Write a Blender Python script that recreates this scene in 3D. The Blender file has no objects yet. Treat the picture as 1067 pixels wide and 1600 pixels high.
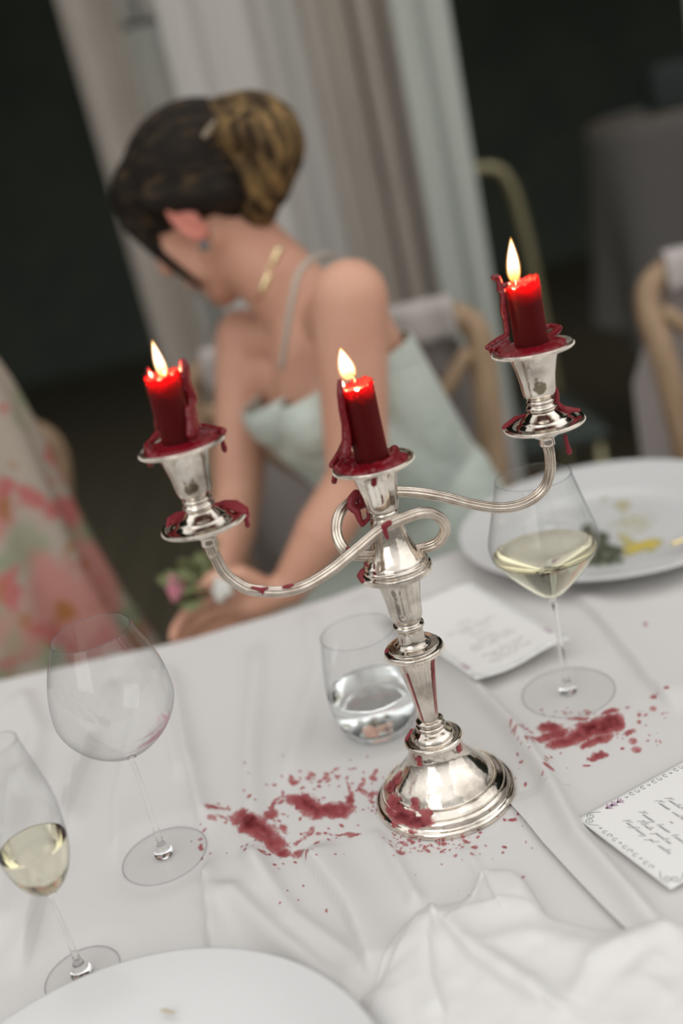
import bpy, bmesh, math, random
import numpy as np
from mathutils import Vector, Matrix
random.seed(7); RNG = np.random.default_rng(11)
SC = bpy.context.scene; COL = SC.collection

# ---------------------------------------------------------------- camera
F, PITCH, ROLL, TZ, H = 1650.0, math.radians(19.8), math.radians(13.2), 0.75, 0.50
FW = np.array([0, math.cos(PITCH), -math.sin(PITCH)])
_u = np.array([0, math.sin(PITCH), math.cos(PITCH)]); _r = np.array([1., 0, 0])
RT = math.cos(ROLL)*_r - math.sin(ROLL)*_u
UP = math.sin(ROLL)*_r + math.cos(ROLL)*_u
CAMP = np.array([0, 0, TZ+H])
cd = bpy.data.cameras.new('camera'); cam = bpy.data.objects.new('camera', cd); COL.objects.link(cam)
m = Matrix.Identity(4)
for i in range(3):
    m[i][0] = RT[i]; m[i][1] = UP[i]; m[i][2] = -FW[i]; m[i][3] = CAMP[i]
cam.matrix_world = m
cd.sensor_fit = 'VERTICAL'; cd.sensor_height = 36; cd.lens = F/1600*36
cd.clip_start = .02; cd.clip_end = 60
cd.dof.use_dof = True; cd.dof.focus_distance = .775; cd.dof.aperture_fstop = 1.9
SC.camera = cam

# ---------------------------------------------------------------- light
w = bpy.data.worlds.new('daylight'); SC.world = w; w.use_nodes = True
nt = w.node_tree; bg = nt.nodes['Background']
tc = nt.nodes.new('ShaderNodeTexCoord'); sp = nt.nodes.new('ShaderNodeSeparateXYZ')
rp = nt.nodes.new('ShaderNodeValToRGB')
nt.links.new(tc.outputs['Generated'], sp.inputs[0]); nt.links.new(sp.outputs['Z'], rp.inputs[0])
rp.color_ramp.elements[0].position = 0.0; rp.color_ramp.elements[0].color = (.17, .16, .15, 1)
rp.color_ramp.elements[1].position = .62; rp.color_ramp.elements[1].color = (1, .985, .965, 1)
nt.links.new(rp.outputs[0], bg.inputs[0]); bg.inputs[1].default_value = 1.22

def area(name, loc, target, size, power, color=(1, 1, 1)):
    l = bpy.data.lights.new(name, 'AREA'); l.shape = 'RECTANGLE'; l.size, l.size_y = size
    l.energy = power; l.color = color
    o = bpy.data.objects.new(name, l); COL.objects.link(o); o.location = loc
    o.rotation_euler = (Vector(target)-Vector(loc)).to_track_quat('-Z', 'Y').to_euler()
    return o
area('window_light', (-1.6, -1.9, 2.5), (0, .9, .8), (1.9, 2.4), 22, (1, .98, .95))
area('side_fill_light', (2.1, -.2, 2.2), (.1, 1.2, .8), (3.2, 3.0), 14, (1, .97, .93))  # unseen soft fill lamp added at the upper right
SC.view_settings.view_transform = 'Standard'; SC.view_settings.look = 'None'
SC.view_settings.exposure = 0.0; SC.view_settings.gamma = 1.0; SC.view_settings.use_curve_mapping = False

# ---------------------------------------------------------------- helpers
def ray(x, y): return FW + RT*(x-533.5)/F - UP*(y-800)/F
def at_z(x, y, z=TZ):
    d = ray(x, y); return CAMP + d*(z-CAMP[2])/d[2]
def at_y(x, y, Y):
    d = ray(x, y); return CAMP + d*Y/d[1]
def at_depth(x, y, D): return CAMP + ray(x, y)*D
def depth(p): return float((np.array(p)-CAMP) @ FW)

def tag(o, label=None, cat=None, group=None, kind=None):
    if label: o['label'] = label
    if cat: o['category'] = cat
    if group: o['group'] = group
    if kind: o['kind'] = kind
    return o
def empty(name, loc, label, cat, group=None, rz=0):
    o = bpy.data.objects.new(name, None); COL.objects.link(o); o.location = loc; o.rotation_euler[2] = rz
    o.empty_display_size = .02
    return tag(o, label, cat, group)
def mobj(name, verts, faces, mt, parent=None, smooth=True, loc=(0, 0, 0), world=False):
    me = bpy.data.meshes.new(name)
    me.from_pydata([tuple(map(float, v)) for v in verts], [], [tuple(map(int, f)) for f in faces]); me.update()
    return lobj(name, me, mt, parent, smooth, loc, world)
def lobj(name, me, mt, parent=None, smooth=True, loc=(0, 0, 0), world=False):
    if smooth: me.polygons.foreach_set('use_smooth', [True]*len(me.polygons))
    if mt: me.materials.append(mt)
    o = bpy.data.objects.new(name, me); COL.objects.link(o); o.location = loc
    if parent:
        o.parent = parent
        if world: o.matrix_parent_inverse = world_of(parent).inverted()
    return o
def world_of(o):
    M = Matrix.LocRotScale(o.location, o.rotation_euler, o.scale)
    if o.parent: M = world_of(o.parent) @ o.matrix_parent_inverse @ M
    return M
class MB:
    def __init__(s): s.v = []; s.f = []
    def add(s, v, f):
        n = len(s.v); s.v += [tuple(p) for p in v]; s.f += [tuple(i+n for i in q) for q in f]; return s
    def box(s, c, d, rot=None):
        vs = []
        for x in (-.5, .5):
            for y in (-.5, .5):
                for z in (-.5, .5):
                    p = Vector((x*d[0], y*d[1], z*d[2]))
                    if rot is not None: p = rot @ p
                    vs.append((p[0]+c[0], p[1]+c[1], p[2]+c[2]))
        return s.add(vs, [(0, 1, 3, 2), (4, 6, 7, 5), (0, 4, 5, 1), (2, 3, 7, 6), (0, 2, 6, 4), (1, 5, 7, 3)])
    def build(s, name, mt, parent=None, smooth=True, bevel=0, world=False):
        o = mobj(name, s.v, s.f, mt, parent, smooth, world=world)
        if bevel:
            b = o.modifiers.new('b', 'BEVEL'); b.width = bevel; b.segments = 3
        return o
def lathe(prof, n=96, mod=None, c=(0, 0, 0), closed=False):
    """prof list of (z, r)"""
    V = []; Fc = []
    th = np.linspace(0, 2*np.pi, n, endpoint=False)
    for i, (z, r) in enumerate(prof):
        rr = r*np.ones(n) if mod is None else mod(th, z, r)
        for t, q in zip(th, rr): V.append((c[0]+q*math.cos(t), c[1]+q*math.sin(t), c[2]+z))
    m_ = len(prof)
    for i in range(m_ if closed else m_-1):
        a = i*n; b = ((i+1) % m_)*n
        for j in range(n):
            k = (j+1) % n; Fc.append((a+j, a+k, b+k, b+j))
    if not closed:
        for ring, rev in ((0, True), (m_-1, False)):
            idx = [ring*n+j for j in range(n)]
            Fc.append(tuple(reversed(idx)) if rev else tuple(idx))
    return V, Fc
def smoothp(prof, sub=4):
    """Catmull-Rom through profile points"""
    P = [np.array(p, float) for p in prof]; out = []
    for i in range(len(P)-1):
        p0 = P[max(i-1, 0)]; p1 = P[i]; p2 = P[i+1]; p3 = P[min(i+2, len(P)-1)]
        for k in range(sub):
            t = k/sub
            out.append(.5*((2*p1)+(-p0+p2)*t+(2*p0-5*p1+4*p2-p3)*t*t+(-p0+3*p1-3*p2+p3)*t**3))
    out.append(P[-1]); return out
def curve3(P, sub=8): return smoothp(P, sub)
def sweep(path, rad, n=12, prof=None, caps=True):
    """tube along a path; prof(theta) multiplies the radius; rad scalar or list"""
    P = [np.array(p, float) for p in path]; N = len(P)
    R_ = [rad]*N if np.isscalar(rad) else list(rad)
    T = [P[min(i+1, N-1)]-P[max(i-1, 0)] for i in range(N)]; T = [t/(np.linalg.norm(t)+1e-12) for t in T]
    a = np.cross(T[0], [0, 1, 0.01]); 
    if np.linalg.norm(a) < 1e-3: a = np.cross(T[0], [1, 0, 0])
    a /= np.linalg.norm(a); V = []; Fc = []
    th = np.linspace(0, 2*np.pi, n, endpoint=False); pr = np.ones(n) if prof is None else prof(th)
    for i in range(N):
        a = a-T[i]*(a @ T[i]); a /= np.linalg.norm(a); b = np.cross(T[i], a)
        for t, q in zip(th, pr): V.append(P[i]+(a*math.cos(t)+b*math.sin(t))*R_[i]*q)
    for i in range(N-1):
        for j in range(n):
            k = (j+1) % n; Fc.append((i*n+j, i*n+k, (i+1)*n+k, (i+1)*n+j))
    if caps: Fc.append(tuple(reversed(range(n)))); Fc.append(tuple((N-1)*n+j for j in range(n)))
    return V, Fc
def capsule(p0, r0, p1, r1, n=14, k=5):
    p0 = np.array(p0, float); p1 = np.array(p1, float); d = p1-p0; L = np.linalg.norm(d)
    t = d/L if L > 1e-9 else np.array([0, 0, 1.])
    pts = []; rs = []
    for i in range(k+1):
        a = -math.pi/2+math.pi/2*i/k; pts.append(p0+t*math.sin(a)*r0); rs.append(max(math.cos(a)*r0, 1e-5))
    for i in range(k+1):
        a = math.pi/2*i/k; pts.append(p1+t*math.sin(a)*r1); rs.append(max(math.cos(a)*r1, 1e-5))
    ax = np.cross(t, [0, 0, 1.]) if abs(t[2]) < .9 else np.cross(t, [1., 0, 0]); ax /= np.linalg.norm(ax); b = np.cross(t, ax)
    V = []; Fc = []
    for p, r in zip(pts, rs):
        for j in range(n):
            q = 2*math.pi*j/n; V.append(p+(ax*math.cos(q)+b*math.sin(q))*r)
    N = len(pts)
    for i in range(N-1):
        for j in range(n):
            q = (j+1) % n; Fc.append((i*n+j, i*n+q, (i+1)*n+q, (i+1)*n+j))
    Fc.append(tuple(reversed(range(n)))); Fc.append(tuple((N-1)*n+j for j in range(n)))
    return V, Fc
def ellipsoid(c, r, n=20, k=12, rot=None):
    V = []; Fc = []
    for i in range(k+1):
        a = -math.pi/2+math.pi*i/k
        for j in range(n):
            q = 2*math.pi*j/n
            p = np.array([r[0]*max(math.cos(a), 1e-4)*math.cos(q), r[1]*max(math.cos(a), 1e-4)*math.sin(q), r[2]*math.sin(a)])
            if rot is not None: p = rot @ p
            V.append(p+np.array(c))
    for i in range(k):
        for j in range(n):
            q = (j+1) % n; Fc.append((i*n+j, i*n+q, (i+1)*n+q, (i+1)*n+j))
    Fc.append(tuple(reversed(range(n)))); Fc.append(tuple(k*n+j for j in range(n)))
    return V, Fc
def fuse(name, mb, voxel, mt, parent=None, smooth_it=6, world=True, factor=.5):
    """voxel-union of overlapping closed shapes into one continuous surface, baked to a mesh"""
    o = mobj('tmp', mb.v, mb.f, None)
    r = o.modifiers.new('r', 'REMESH'); r.mode = 'VOXEL'; r.voxel_size = voxel; r.use_smooth_shade = True
    if smooth_it:
        s = o.modifiers.new('s', 'SMOOTH'); s.factor = factor; s.iterations = smooth_it
    dg = bpy.context.evaluated_depsgraph_get(); dg.update()
    me = bpy.data.meshes.new_from_object(o.evaluated_get(dg)); me.name = name
    bpy.data.objects.remove(o)
    me.materials.clear()
    return lobj(name, me, mt, parent, True, world=world)

# numpy value noise
def _h(ix, iy, s):
    n = (ix.astype(np.int64)*374761393+iy.astype(np.int64)*668265263+s*1442695041) & 0xffffffff
    n = ((n ^ (n >> 13))*1274126177) & 0xffffffff
    return ((n ^ (n >> 16)) & 0xffff)/65535.
def vnoise(x, y, s=0):
    x = np.asarray(x, float); y = np.asarray(y, float)
    ix = np.floor(x); iy = np.floor(y); fx = x-ix; fy = y-iy
    fx = fx*fx*(3-2*fx); fy = fy*fy*(3-2*fy)
    a = _h(ix, iy, s); b = _h(ix+1, iy, s); c = _h(ix, iy+1, s); d = _h(ix+1, iy+1, s)
    return (a*(1-fx)+b*fx)*(1-fy)+(c*(1-fx)+d*fx)*fy
def fbm(x, y, s=0, o=4): return sum(vnoise(x*2**k, y*2**k, s+k*17)*.5**k for k in range(o))/sum(.5**k for k in range(o))
def seg_dist(X, Y, poly):
    """distance to a polyline, signed side, and parameter 0..1"""
    best = np.full(X.shape, 1e9); side = np.zeros(X.shape); par = np.zeros(X.shape)
    P = np.array(poly, float); Ls = np.r_[0, np.cumsum(np.hypot(*np.diff(P, axis=0).T))]
    for i in range(len(P)-1):
        a, b = P[i], P[i+1]; d = b-a; L2 = d @ d
        t = np.clip(((X-a[0])*d[0]+(Y-a[1])*d[1])/L2, 0, 1)
        dx = X-a[0]-t*d[0]; dy = Y-a[1]-t*d[1]; q = np.hypot(dx, dy)
        m_ = q < best; best = np.where(m_, q, best)
        side = np.where(m_, np.sign(d[0]*dy-d[1]*dx), side); par = np.where(m_, (Ls[i]+t*math.sqrt(L2))/Ls[-1], par)
    return best, side, par

# ---------------------------------------------------------------- materials
def mat(name, col=(.8, .8, .8), rough=.5, metal=0, bump=None, noise=None, spec=.5, sheen=0, **kw):
    """noise=(scale, color2, lo, hi, (sx,sy,sz)); bump=(scale, strength, distance, (sx,sy,sz))"""
    m_ = bpy.data.materials.new(name); m_.use_nodes = True; t = m_.node_tree; b = t.nodes['Principled BSDF']
    b.inputs['Base Color'].default_value = (*col, 1); b.inputs['Roughness'].default_value = rough
    b.inputs['Metallic'].default_value = metal; b.inputs['Specular IOR Level'].default_value = spec
    if sheen: b.inputs['Sheen Weight'].default_value = sheen
    for k, v in kw.items(): b.inputs[k.replace('_', ' ')].default_value = v
    tcn = t.nodes.new('ShaderNodeTexCoord')
    def nz(scale, st=(1, 1, 1), detail=4):
        mp = t.nodes.new('ShaderNodeMapping'); mp.inputs['Scale'].default_value = st
        n = t.nodes.new('ShaderNodeTexNoise'); n.inputs['Scale'].default_value = scale; n.inputs['Detail'].default_value = detail
        t.links.new(tcn.outputs['Object'], mp.inputs[0]); t.links.new(mp.outputs[0], n.inputs['Vector']); return n
    if noise:
        n = nz(noise[0], noise[4] if len(noise) > 4 else (1, 1, 1)); r = t.nodes.new('ShaderNodeValToRGB')
        r.color_ramp.elements[0].position = noise[2]; r.color_ramp.elements[1].position = noise[3]
        r.color_ramp.elements[0].color = (*col, 1); r.color_ramp.elements[1].color = (*noise[1], 1)
        t.links.new(n.outputs['Fac'], r.inputs[0]); t.links.new(r.outputs[0], b.inputs['Base Color'])
    if bump:
        n = nz(bump[0], bump[3] if len(bump) > 3 else (1, 1, 1), 3); bm_ = t.nodes.new('ShaderNodeBump')
        bm_.inputs['Strength'].default_value = bump[1]; bm_.inputs['Distance'].default_value = bump[2]
        t.links.new(n.outputs['Fac'], bm_.inputs['Height']); t.links.new(bm_.outputs[0], b.inputs['Normal'])
    return m_
def glassmat(name, col=(1, 1, 1), ior=1.45, rough=0.0):
    m_ = bpy.data.materials.new(name); m_.use_nodes = True; t = m_.node_tree; t.nodes.clear()
    g = t.nodes.new('ShaderNodeBsdfGlass'); g.inputs['Color'].default_value = (*col, 1); g.inputs['IOR'].default_value = ior
    g.inputs['Roughness'].default_value = rough
    o = t.nodes.new('ShaderNodeOutputMaterial'); t.links.new(g.outputs[0], o.inputs[0]); return m_
def thinglass(name, tint=(.97, .975, .975), edge=(.62, .64, .65), refl=.5):
    """thin blown glass wall: clear through, mirror-like towards grazing angles"""
    m_ = bpy.data.materials.new(name); m_.use_nodes = True; t = m_.node_tree; t.nodes.clear()
    lw = t.nodes.new('ShaderNodeLayerWeight'); lw.inputs[0].default_value = .5
    p = t.nodes.new('ShaderNodeMath'); p.operation = 'POWER'; p.inputs[1].default_value = 4.0
    q = t.nodes.new('ShaderNodeMath'); q.operation = 'MULTIPLY_ADD'; q.inputs[1].default_value = refl; q.inputs[2].default_value = .055
    t.links.new(lw.outputs['Facing'], p.inputs[0]); t.links.new(p.outputs[0], q.inputs[0])
    mx = t.nodes.new('ShaderNodeMix'); mx.data_type = 'RGBA'; mx.inputs['A'].default_value = (*tint, 1); mx.inputs['B'].default_value = (*edge, 1)
    t.links.new(p.outputs[0], mx.inputs['Factor'])
    tr = t.nodes.new('ShaderNodeBsdfTransparent'); t.links.new(mx.outputs['Result'], tr.inputs[0])
    g = t.nodes.new('ShaderNodeBsdfGlossy'); g.inputs['Roughness'].default_value = .02
    ms = t.nodes.new('ShaderNodeMixShader'); o = t.nodes.new('ShaderNodeOutputMaterial')
    t.links.new(q.outputs[0], ms.inputs[0]); t.links.new(tr.outputs[0], ms.inputs[1]); t.links.new(g.outputs[0], ms.inputs[2]); t.links.new(ms.outputs[0], o.inputs[0]); return m_
def decalmat(name, c0, c1, rough=.5, spec=.5):
    """thin film: colour from c0 (thin) to c1 (thick) and coverage, both from vertex data of the film's thickness"""
    m_ = bpy.data.materials.new(name); m_.use_nodes = True; t = m_.node_tree; b = t.nodes['Principled BSDF']
    out = t.nodes['Material Output']; at = t.nodes.new('ShaderNodeAttribute'); at.attribute_name = 'film'
    sx = t.nodes.new('ShaderNodeSeparateXYZ'); t.links.new(at.outputs['Vector'], sx.inputs[0])
    r = t.nodes.new('ShaderNodeValToRGB'); r.color_ramp.elements[0].color = (*c0, 1); r.color_ramp.elements[1].color = (*c1, 1)
    t.links.new(sx.outputs['Y'], r.inputs[0]); t.links.new(r.outputs[0], b.inputs['Base Color'])
    b.inputs['Roughness'].default_value = rough; b.inputs['Specular IOR Level'].default_value = spec
    tr = t.nodes.new('ShaderNodeBsdfTransparent'); mx = t.nodes.new('ShaderNodeMixShader')
    t.links.new(sx.outputs['X'], mx.inputs[0]); t.links.new(tr.outputs[0], mx.inputs[1]); t.links.new(b.outputs[0], mx.inputs[2])
    t.links.new(mx.outputs[0], out.inputs[0]); return m_

M = {}
M['cloth'] = mat('white_linen', (.60, .588, .575), .9, bump=(900, .12, .0006), spec=.2)
M['napkin'] = mat('napkin_linen', (.67, .662, .65), .9, bump=(1200, .1, .0005), spec=.2)
M['silver'] = mat('silver', (.83, .77, .69), .11, 1, bump=(45, .35, .003), noise=(34, (.30, .26, .22), .46, .72))
M['silver_fl'] = mat('fluted_silver', (.70, .63, .55), .2, 1, noise=(90, (.42, .34, .27), .4, .8))
M['glass'] = glassmat('clear_glass', (1, 1, 1), 1.45)
M['thin'] = thinglass('thin_glass'); M['rim'] = thinglass('glass_rim', (.86, .87, .88), (.66, .68, .70)); M['footglass'] = thinglass('foot_glass', (.995, .995, .995), (.97, .97, .97), .22)
M['water'] = glassmat('water', (.99, 1, 1), 1.33)
M['wine'] = glassmat('white_wine', (.975, .96, .88), 1.34)
M['candle'] = mat('red_wax_candle', (.075, .0006, .0012), .5, bump=(60, .15, .001), spec=.16, Subsurface_Weight=1.0, Subsurface_Radius=(1.0, .05, .03), Subsurface_Scale=.036)
M['wax'] = mat('melted_red_wax', (.17, .0026, .009), .27, bump=(300, .45, .0016), Subsurface_Weight=.6, Subsurface_Radius=(1.0, .06, .05), Subsurface_Scale=.003)
M['waxdry'] = mat('dried_red_wax', (.21, .008, .018), .45, bump=(700, .4, .0008), Subsurface_Weight=.3, Subsurface_Radius=(1.0, .1, .08), Subsurface_Scale=.002)
M['wick'] = mat('charred_wick', (.02, .012, .01), .9)
M['stain'] = decalmat('wax_stain_film', (.56, .13, .14), (.10, .004, .008), .6, .3)
M['porcelain'] = mat('white_porcelain', (.60, .605, .605), .2)
M['paper'] = mat('card_paper', (.74, .735, .72), .85, bump=(1500, .08, .0003), spec=.2)
M['ink'] = mat('grey_ink', (.10, .10, .10), .8)
M['green_ink'] = mat('green_ink', (.07, .14, .07), .8)
M['lilac'] = mat('lilac_print', (.40, .27, .36), .8)
M['skin'] = mat('skin', (.60, .335, .235), .5, noise=(9, (.54, .275, .19), .35, .7), Subsurface_Weight=.15, Subsurface_Radius=(1, .4, .25), Subsurface_Scale=.012)
M['ear'] = mat('ear_skin', (.56, .20, .15), .5)
M['hair'] = mat('brown_hair', (.012, .008, .005), .6, spec=.2, noise=(16, (.10, .062, .028), .54, .76, (1, 5, 5)), bump=(60, .6, .01, (1, 6, 6)))
M['hair2'] = mat('blond_streaked_hair', (.035, .020, .009), .55, spec=.2, noise=(14, (.30, .19, .075), .40, .68, (5, 5, 1)), bump=(60, .6, .01, (6, 6, 1)))
M['mint'] = mat('mint_satin', (.52, .57, .51), .5, noise=(8, (.44, .50, .45), .4, .7), bump=(25, .4, .01, (1, 1, 3)), sheen=.2)
M['strap'] = mat('strap_satin', (.42, .38, .32), .5)
M['gold'] = mat('gold', (.85, .72, .42), .25, 1)
M['wood'] = mat('pale_wood', (.36, .245, .15), .5, noise=(12, (.27, .175, .10), .4, .7, (6, 6, 1)))
M['chair_cloth'] = mat('chair_cloth', (.43, .39, .375), .9, bump=(12, .3, .01), spec=.2)
M['curtain'] = mat('beige_sheer', (.40, .36, .315), .9, spec=.1, noise=(3, (.33, .30, .265), .4, .7))
M['curtain_l'] = mat('white_sheer', (.58, .56, .53), .9, spec=.1)
M['curtain_m'] = mat('mint_sheer', (.44, .47, .43), .9, spec=.1)
M['stone'] = mat('white_stone', (.48, .47, .43), .9, bump=(20, .4, .01), noise=(9, (.36, .37, .33), .4, .75))
M['mortar'] = mat('mortar', (.25, .25, .22), .95)
M['dark'] = mat('dark_green_wall', (.12, .14, .115), .95, spec=.05, noise=(3, (.10, .12, .10), .4, .6))
M['floor'] = mat('dark_boards', (.13, .115, .08), .6, noise=(3, (.16, .14, .095), .4, .7, (1, 8, 1)), spec=.2)
M['floral'] = None
M['leaf'] = mat('leaf_green', (.17, .19, .08), .6, noise=(40, (.10, .12, .05), .4, .7))
M['pink'] = mat('pink_petal', (.55, .20, .26), .6)
M['whitepetal'] = mat('white_petal', (.62, .62, .58), .6)
M['brass'] = mat('old_brass', (.34, .31, .18), .4, .6)
M['greycloth'] = mat('grey_cloth', (.30, .285, .27), .9, spec=.1)
M['slate'] = mat('slate_box', (.05, .065, .06), .7)
M['eye'] = mat('eye', (.6, .6, .58), .2)
M['oil'] = decalmat('green_oil_film', (.55, .52, .25), (.62, .47, .07), .15, .6)
M['food'] = mat('charred_greens', (.05, .06, .035), .45, noise=(120, (.22, .23, .15), .5, .7), bump=(200, .6, .003))
M['crumb'] = mat('crumb', (.5, .42, .3), .8)

def flame_mats():
    m_ = bpy.data.materials.new('flame_light'); m_.use_nodes = True; t = m_.node_tree; t.nodes.clear()
    tcn = t.nodes.new('ShaderNodeTexCoord'); s = t.nodes.new('ShaderNodeSeparateXYZ'); t.links.new(tcn.outputs['Generated'], s.inputs[0])
    r = t.nodes.new('ShaderNodeValToRGB'); e = r.color_ramp.elements
    e[0].position = 0; e[0].color = (.35, .12, .02, 1); e[1].position = 1; e[1].color = (1, .62, .20, 1)
    for p, c in ((.12, (.8, .38, .10, 1)), (.3, (1, .78, .42, 1)), (.45, (1, .93, .74, 1)), (.8, (1, .92, .70, 1))):
        q = e.new(p); q.color = c
    em = t.nodes.new('ShaderNodeEmission'); em.inputs[1].default_value = 1.0
    o = t.nodes.new('ShaderNodeOutputMaterial'); t.links.new(s.outputs['Z'], r.inputs[0]); t.links.new(r.outputs[0], em.inputs[0])
    tr = t.nodes.new('ShaderNodeBsdfTransparent'); ad = t.nodes.new('ShaderNodeAddShader')
    t.links.new(em.outputs[0], ad.inputs[0]); t.links.new(tr.outputs[0], ad.inputs[1]); t.links.new(ad.outputs[0], o.inputs[0])
    g = bpy.data.materials.new('flame_mantle'); g.use_nodes = True; t = g.node_tree; t.nodes.clear()
    em = t.nodes.new('ShaderNodeEmission'); em.inputs[0].default_value = (1, .42, .09, 1); em.inputs[1].default_value = .32
    tr = t.nodes.new('ShaderNodeBsdfTransparent'); ad = t.nodes.new('ShaderNodeAddShader'); o = t.nodes.new('ShaderNodeOutputMaterial')
    t.links.new(em.outputs[0], ad.inputs[0]); t.links.new(tr.outputs[0], ad.inputs[1]); t.links.new(ad.outputs[0], o.inputs[0])
    return m_, g
M['flame'], M['mantle'] = flame_mats()

def floral():
    m_ = mat('floral_chiffon', (.42, .38, .31), .7, spec=.2); t = m_.node_tree; b = t.nodes['Principled BSDF']
    tcn = t.nodes.new('ShaderNodeTexCoord'); prev = None
    base = t.nodes.new('ShaderNodeRGB'); base.outputs[0].default_value = (.38, .335, .28, 1); prev = base.outputs[0]
    for sc, seed, lo, hi, c in ((9, 1.3, .50, .60, (.23, .27, .17, 1)), (8, 5.7, .52, .62, (.46, .22, .19, 1)), (17, 9.1, .56, .64, (.42, .14, .13, 1)), (15, 3.1, .60, .68, (.33, .14, .05, 1))):
        mp = t.nodes.new('ShaderNodeMapping'); mp.inputs['Location'].default_value = (seed, seed*2, seed*.5)
        n = t.nodes.new('ShaderNodeTexNoise'); n.inputs['Scale'].default_value = sc; n.inputs['Detail'].default_value = 2
        r = t.nodes.new('ShaderNodeValToRGB'); r.color_ramp.elements[0].position = lo; r.color_ramp.elements[1].position = hi
        mx = t.nodes.new('ShaderNodeMix'); mx.data_type = 'RGBA'
        t.links.new(tcn.outputs['Object'], mp.inputs[0]); t.links.new(mp.outputs[0], n.inputs['Vector']); t.links.new(n.outputs['Fac'], r.inputs[0])
        t.links.new(r.outputs[0], mx.inputs['Factor']); t.links.new(prev, mx.inputs['A']); mx.inputs['B'].default_value = c
        prev = mx.outputs['Result']
    t.links.new(prev, b.inputs['Base Color']); return m_
M['floral'] = floral()

# ================================================================ ROOM
def struct(o): o['kind'] = 'structure'; return o
fl = MB()
struct(MB().box((0.5, 2.9, -.03), (8, 9.4, .05)).build('floor', M['mortar'], smooth=False))
FLOOR = bpy.data.objects['floor']; FLOOR.data.materials[0] = M['dark']
board = None
for i in range(50):                                   # floor boards, each its own piece
    x = -3.42+i*.16
    if board is None:
        board = MB().box((0, 0, 0), (.155, 9.3, .01)).build('floor_board', M['floor'], FLOOR, smooth=False, bevel=.002); o = board
    else:
        o = board.copy(); COL.objects.link(o); o.parent = FLOOR
    o.location = (x, 2.9, -.0005+.0004*random.random())
struct(MB().box((0.5, 7.6, 1.7), (8, .1, 3.4)).build('wall_back', M['dark'], smooth=False))
struct(MB().box((-3.5, 5.0, 1.7), (.1, 5.2, 3.4)).build('wall_left', M['dark'], smooth=False))
struct(MB().box((4.5, 5.0, 1.7), (.1, 5.2, 3.4)).build('wall_right', M['dark'], smooth=False))
struct(MB().box((0.5, 5.0, 3.43), (8.1, 5.3, .06)).build('ceiling', M['dark'], smooth=False))

# white stone pillar between the curtains, built of blocks
pil = MB().box((0, 0, 1.7), (.50, .24, 3.39)).build('pillar', M['mortar'], smooth=False); struct(pil)
pil.location = (-.05, 2.62, 0)
z = .012; row = 0
while z < 3.3:
    hgt = .19; off = (row % 2)*.13; x = -.26
    cuts = [-.262] + [c for c in (-.262+.13+off*.5, -.262+.33-off*.3) if c < .2] + [.262]
    for a, b_ in zip(cuts[:-1], cuts[1:]):
        o = MB().box(((a+b_)/2, -.115-.004*random.random(), z+hgt/2), (b_-a-.012, .05, hgt-.012)).build('stone_block', M['stone'], pil, bevel=.004)
    z += hgt; row += 1

def curtain(name, x0, x1, y, z0, z1, folds, amp, mt, label, seed=0, taper=0.0, lean=0.0):
    nx, nz = folds*16, 24; V = []; Fc = []
    for j in range(nz+1):
        t = j/nz; zz = z0+(z1-z0)*t
        for i in range(nx+1):
            s = i/nx; c = (x0+x1)/2; hw = (x1-x0)/2*(1+taper*(t-.3))
            ph = s*folds*2*math.pi; nn = float(fbm(np.array(s*folds*.8), np.array(t*1.5), seed))
            V.append((c+lean*(t-.4)+(s*2-1)*hw+.012*math.sin(ph*.5+seed+t*2), y+amp*(math.sin(ph+2.2*nn)*.7+.5*math.sin(ph*.43+seed+t*1.2))*(1.0-.3*t), zz))
    for j in range(nz):
        for i in range(nx):
            a = j*(nx+1)+i; Fc.append((a, a+1, a+nx+2, a+nx+1))
    o = mobj(name, V, Fc, mt); so = o.modifiers.new('s', 'SOLIDIFY'); so.thickness = .003
    tag(o, label, 'curtain'); return o
curtain('curtain', -.315, -.20, 2.36, .02, 3.3, 2, .03, M['curtain'], 'beige sheer curtain at the left edge of the pillar, beside the dark doorway', 3, .06)
curtain('curtain', -.135, .19, 2.44, .02, 3.3, 5, .014, M['curtain_l'], 'pale white sheer curtain hanging behind the seated woman', 5)
curtain('curtain', .15, .345, 2.33, .02, 3.3, 4, .03, M['curtain'], 'taupe sheer curtain right of the white curtain, its folds deep', 9)
curtain('curtain', .315, .425, 2.24, .02, 3.3, 2, .014, M['curtain_m'], 'narrow pale mint curtain beside the wide dark opening', 12)
curtain('curtain', .985, 1.5, 2.45, .02, 3.3, 5, .03, M['curtain'], 'grey curtain at the far right edge of the picture', 15)

# ================================================================ TABLE AND CLOTH
def edge_y(x):
    X = [-1.3, -.7, -.425, -.20, -.084, -.034, .086, .2, .446, .8, 1.4]
    Y = [1.17, 1.115, 1.106, 1.098, 1.113, 1.122, 1.158, 1.195, 1.272, 1.37, 1.50]
    return np.interp(x, X, Y)
tb = empty('dining_table', (0.05, .7, 0), 'long dining table under the white tablecloth', 'table')
MB().box((0, 0, .725), (2.3, .72, .035)).build('tabletop', M['wood'], tb, smooth=False)
for sx in (-1.05, 1.05):
    for sy in (-.28, .28): MB().box((sx, sy, .356), (.06, .06, .70)).build('leg', M['wood'], tb, smooth=False)

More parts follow.
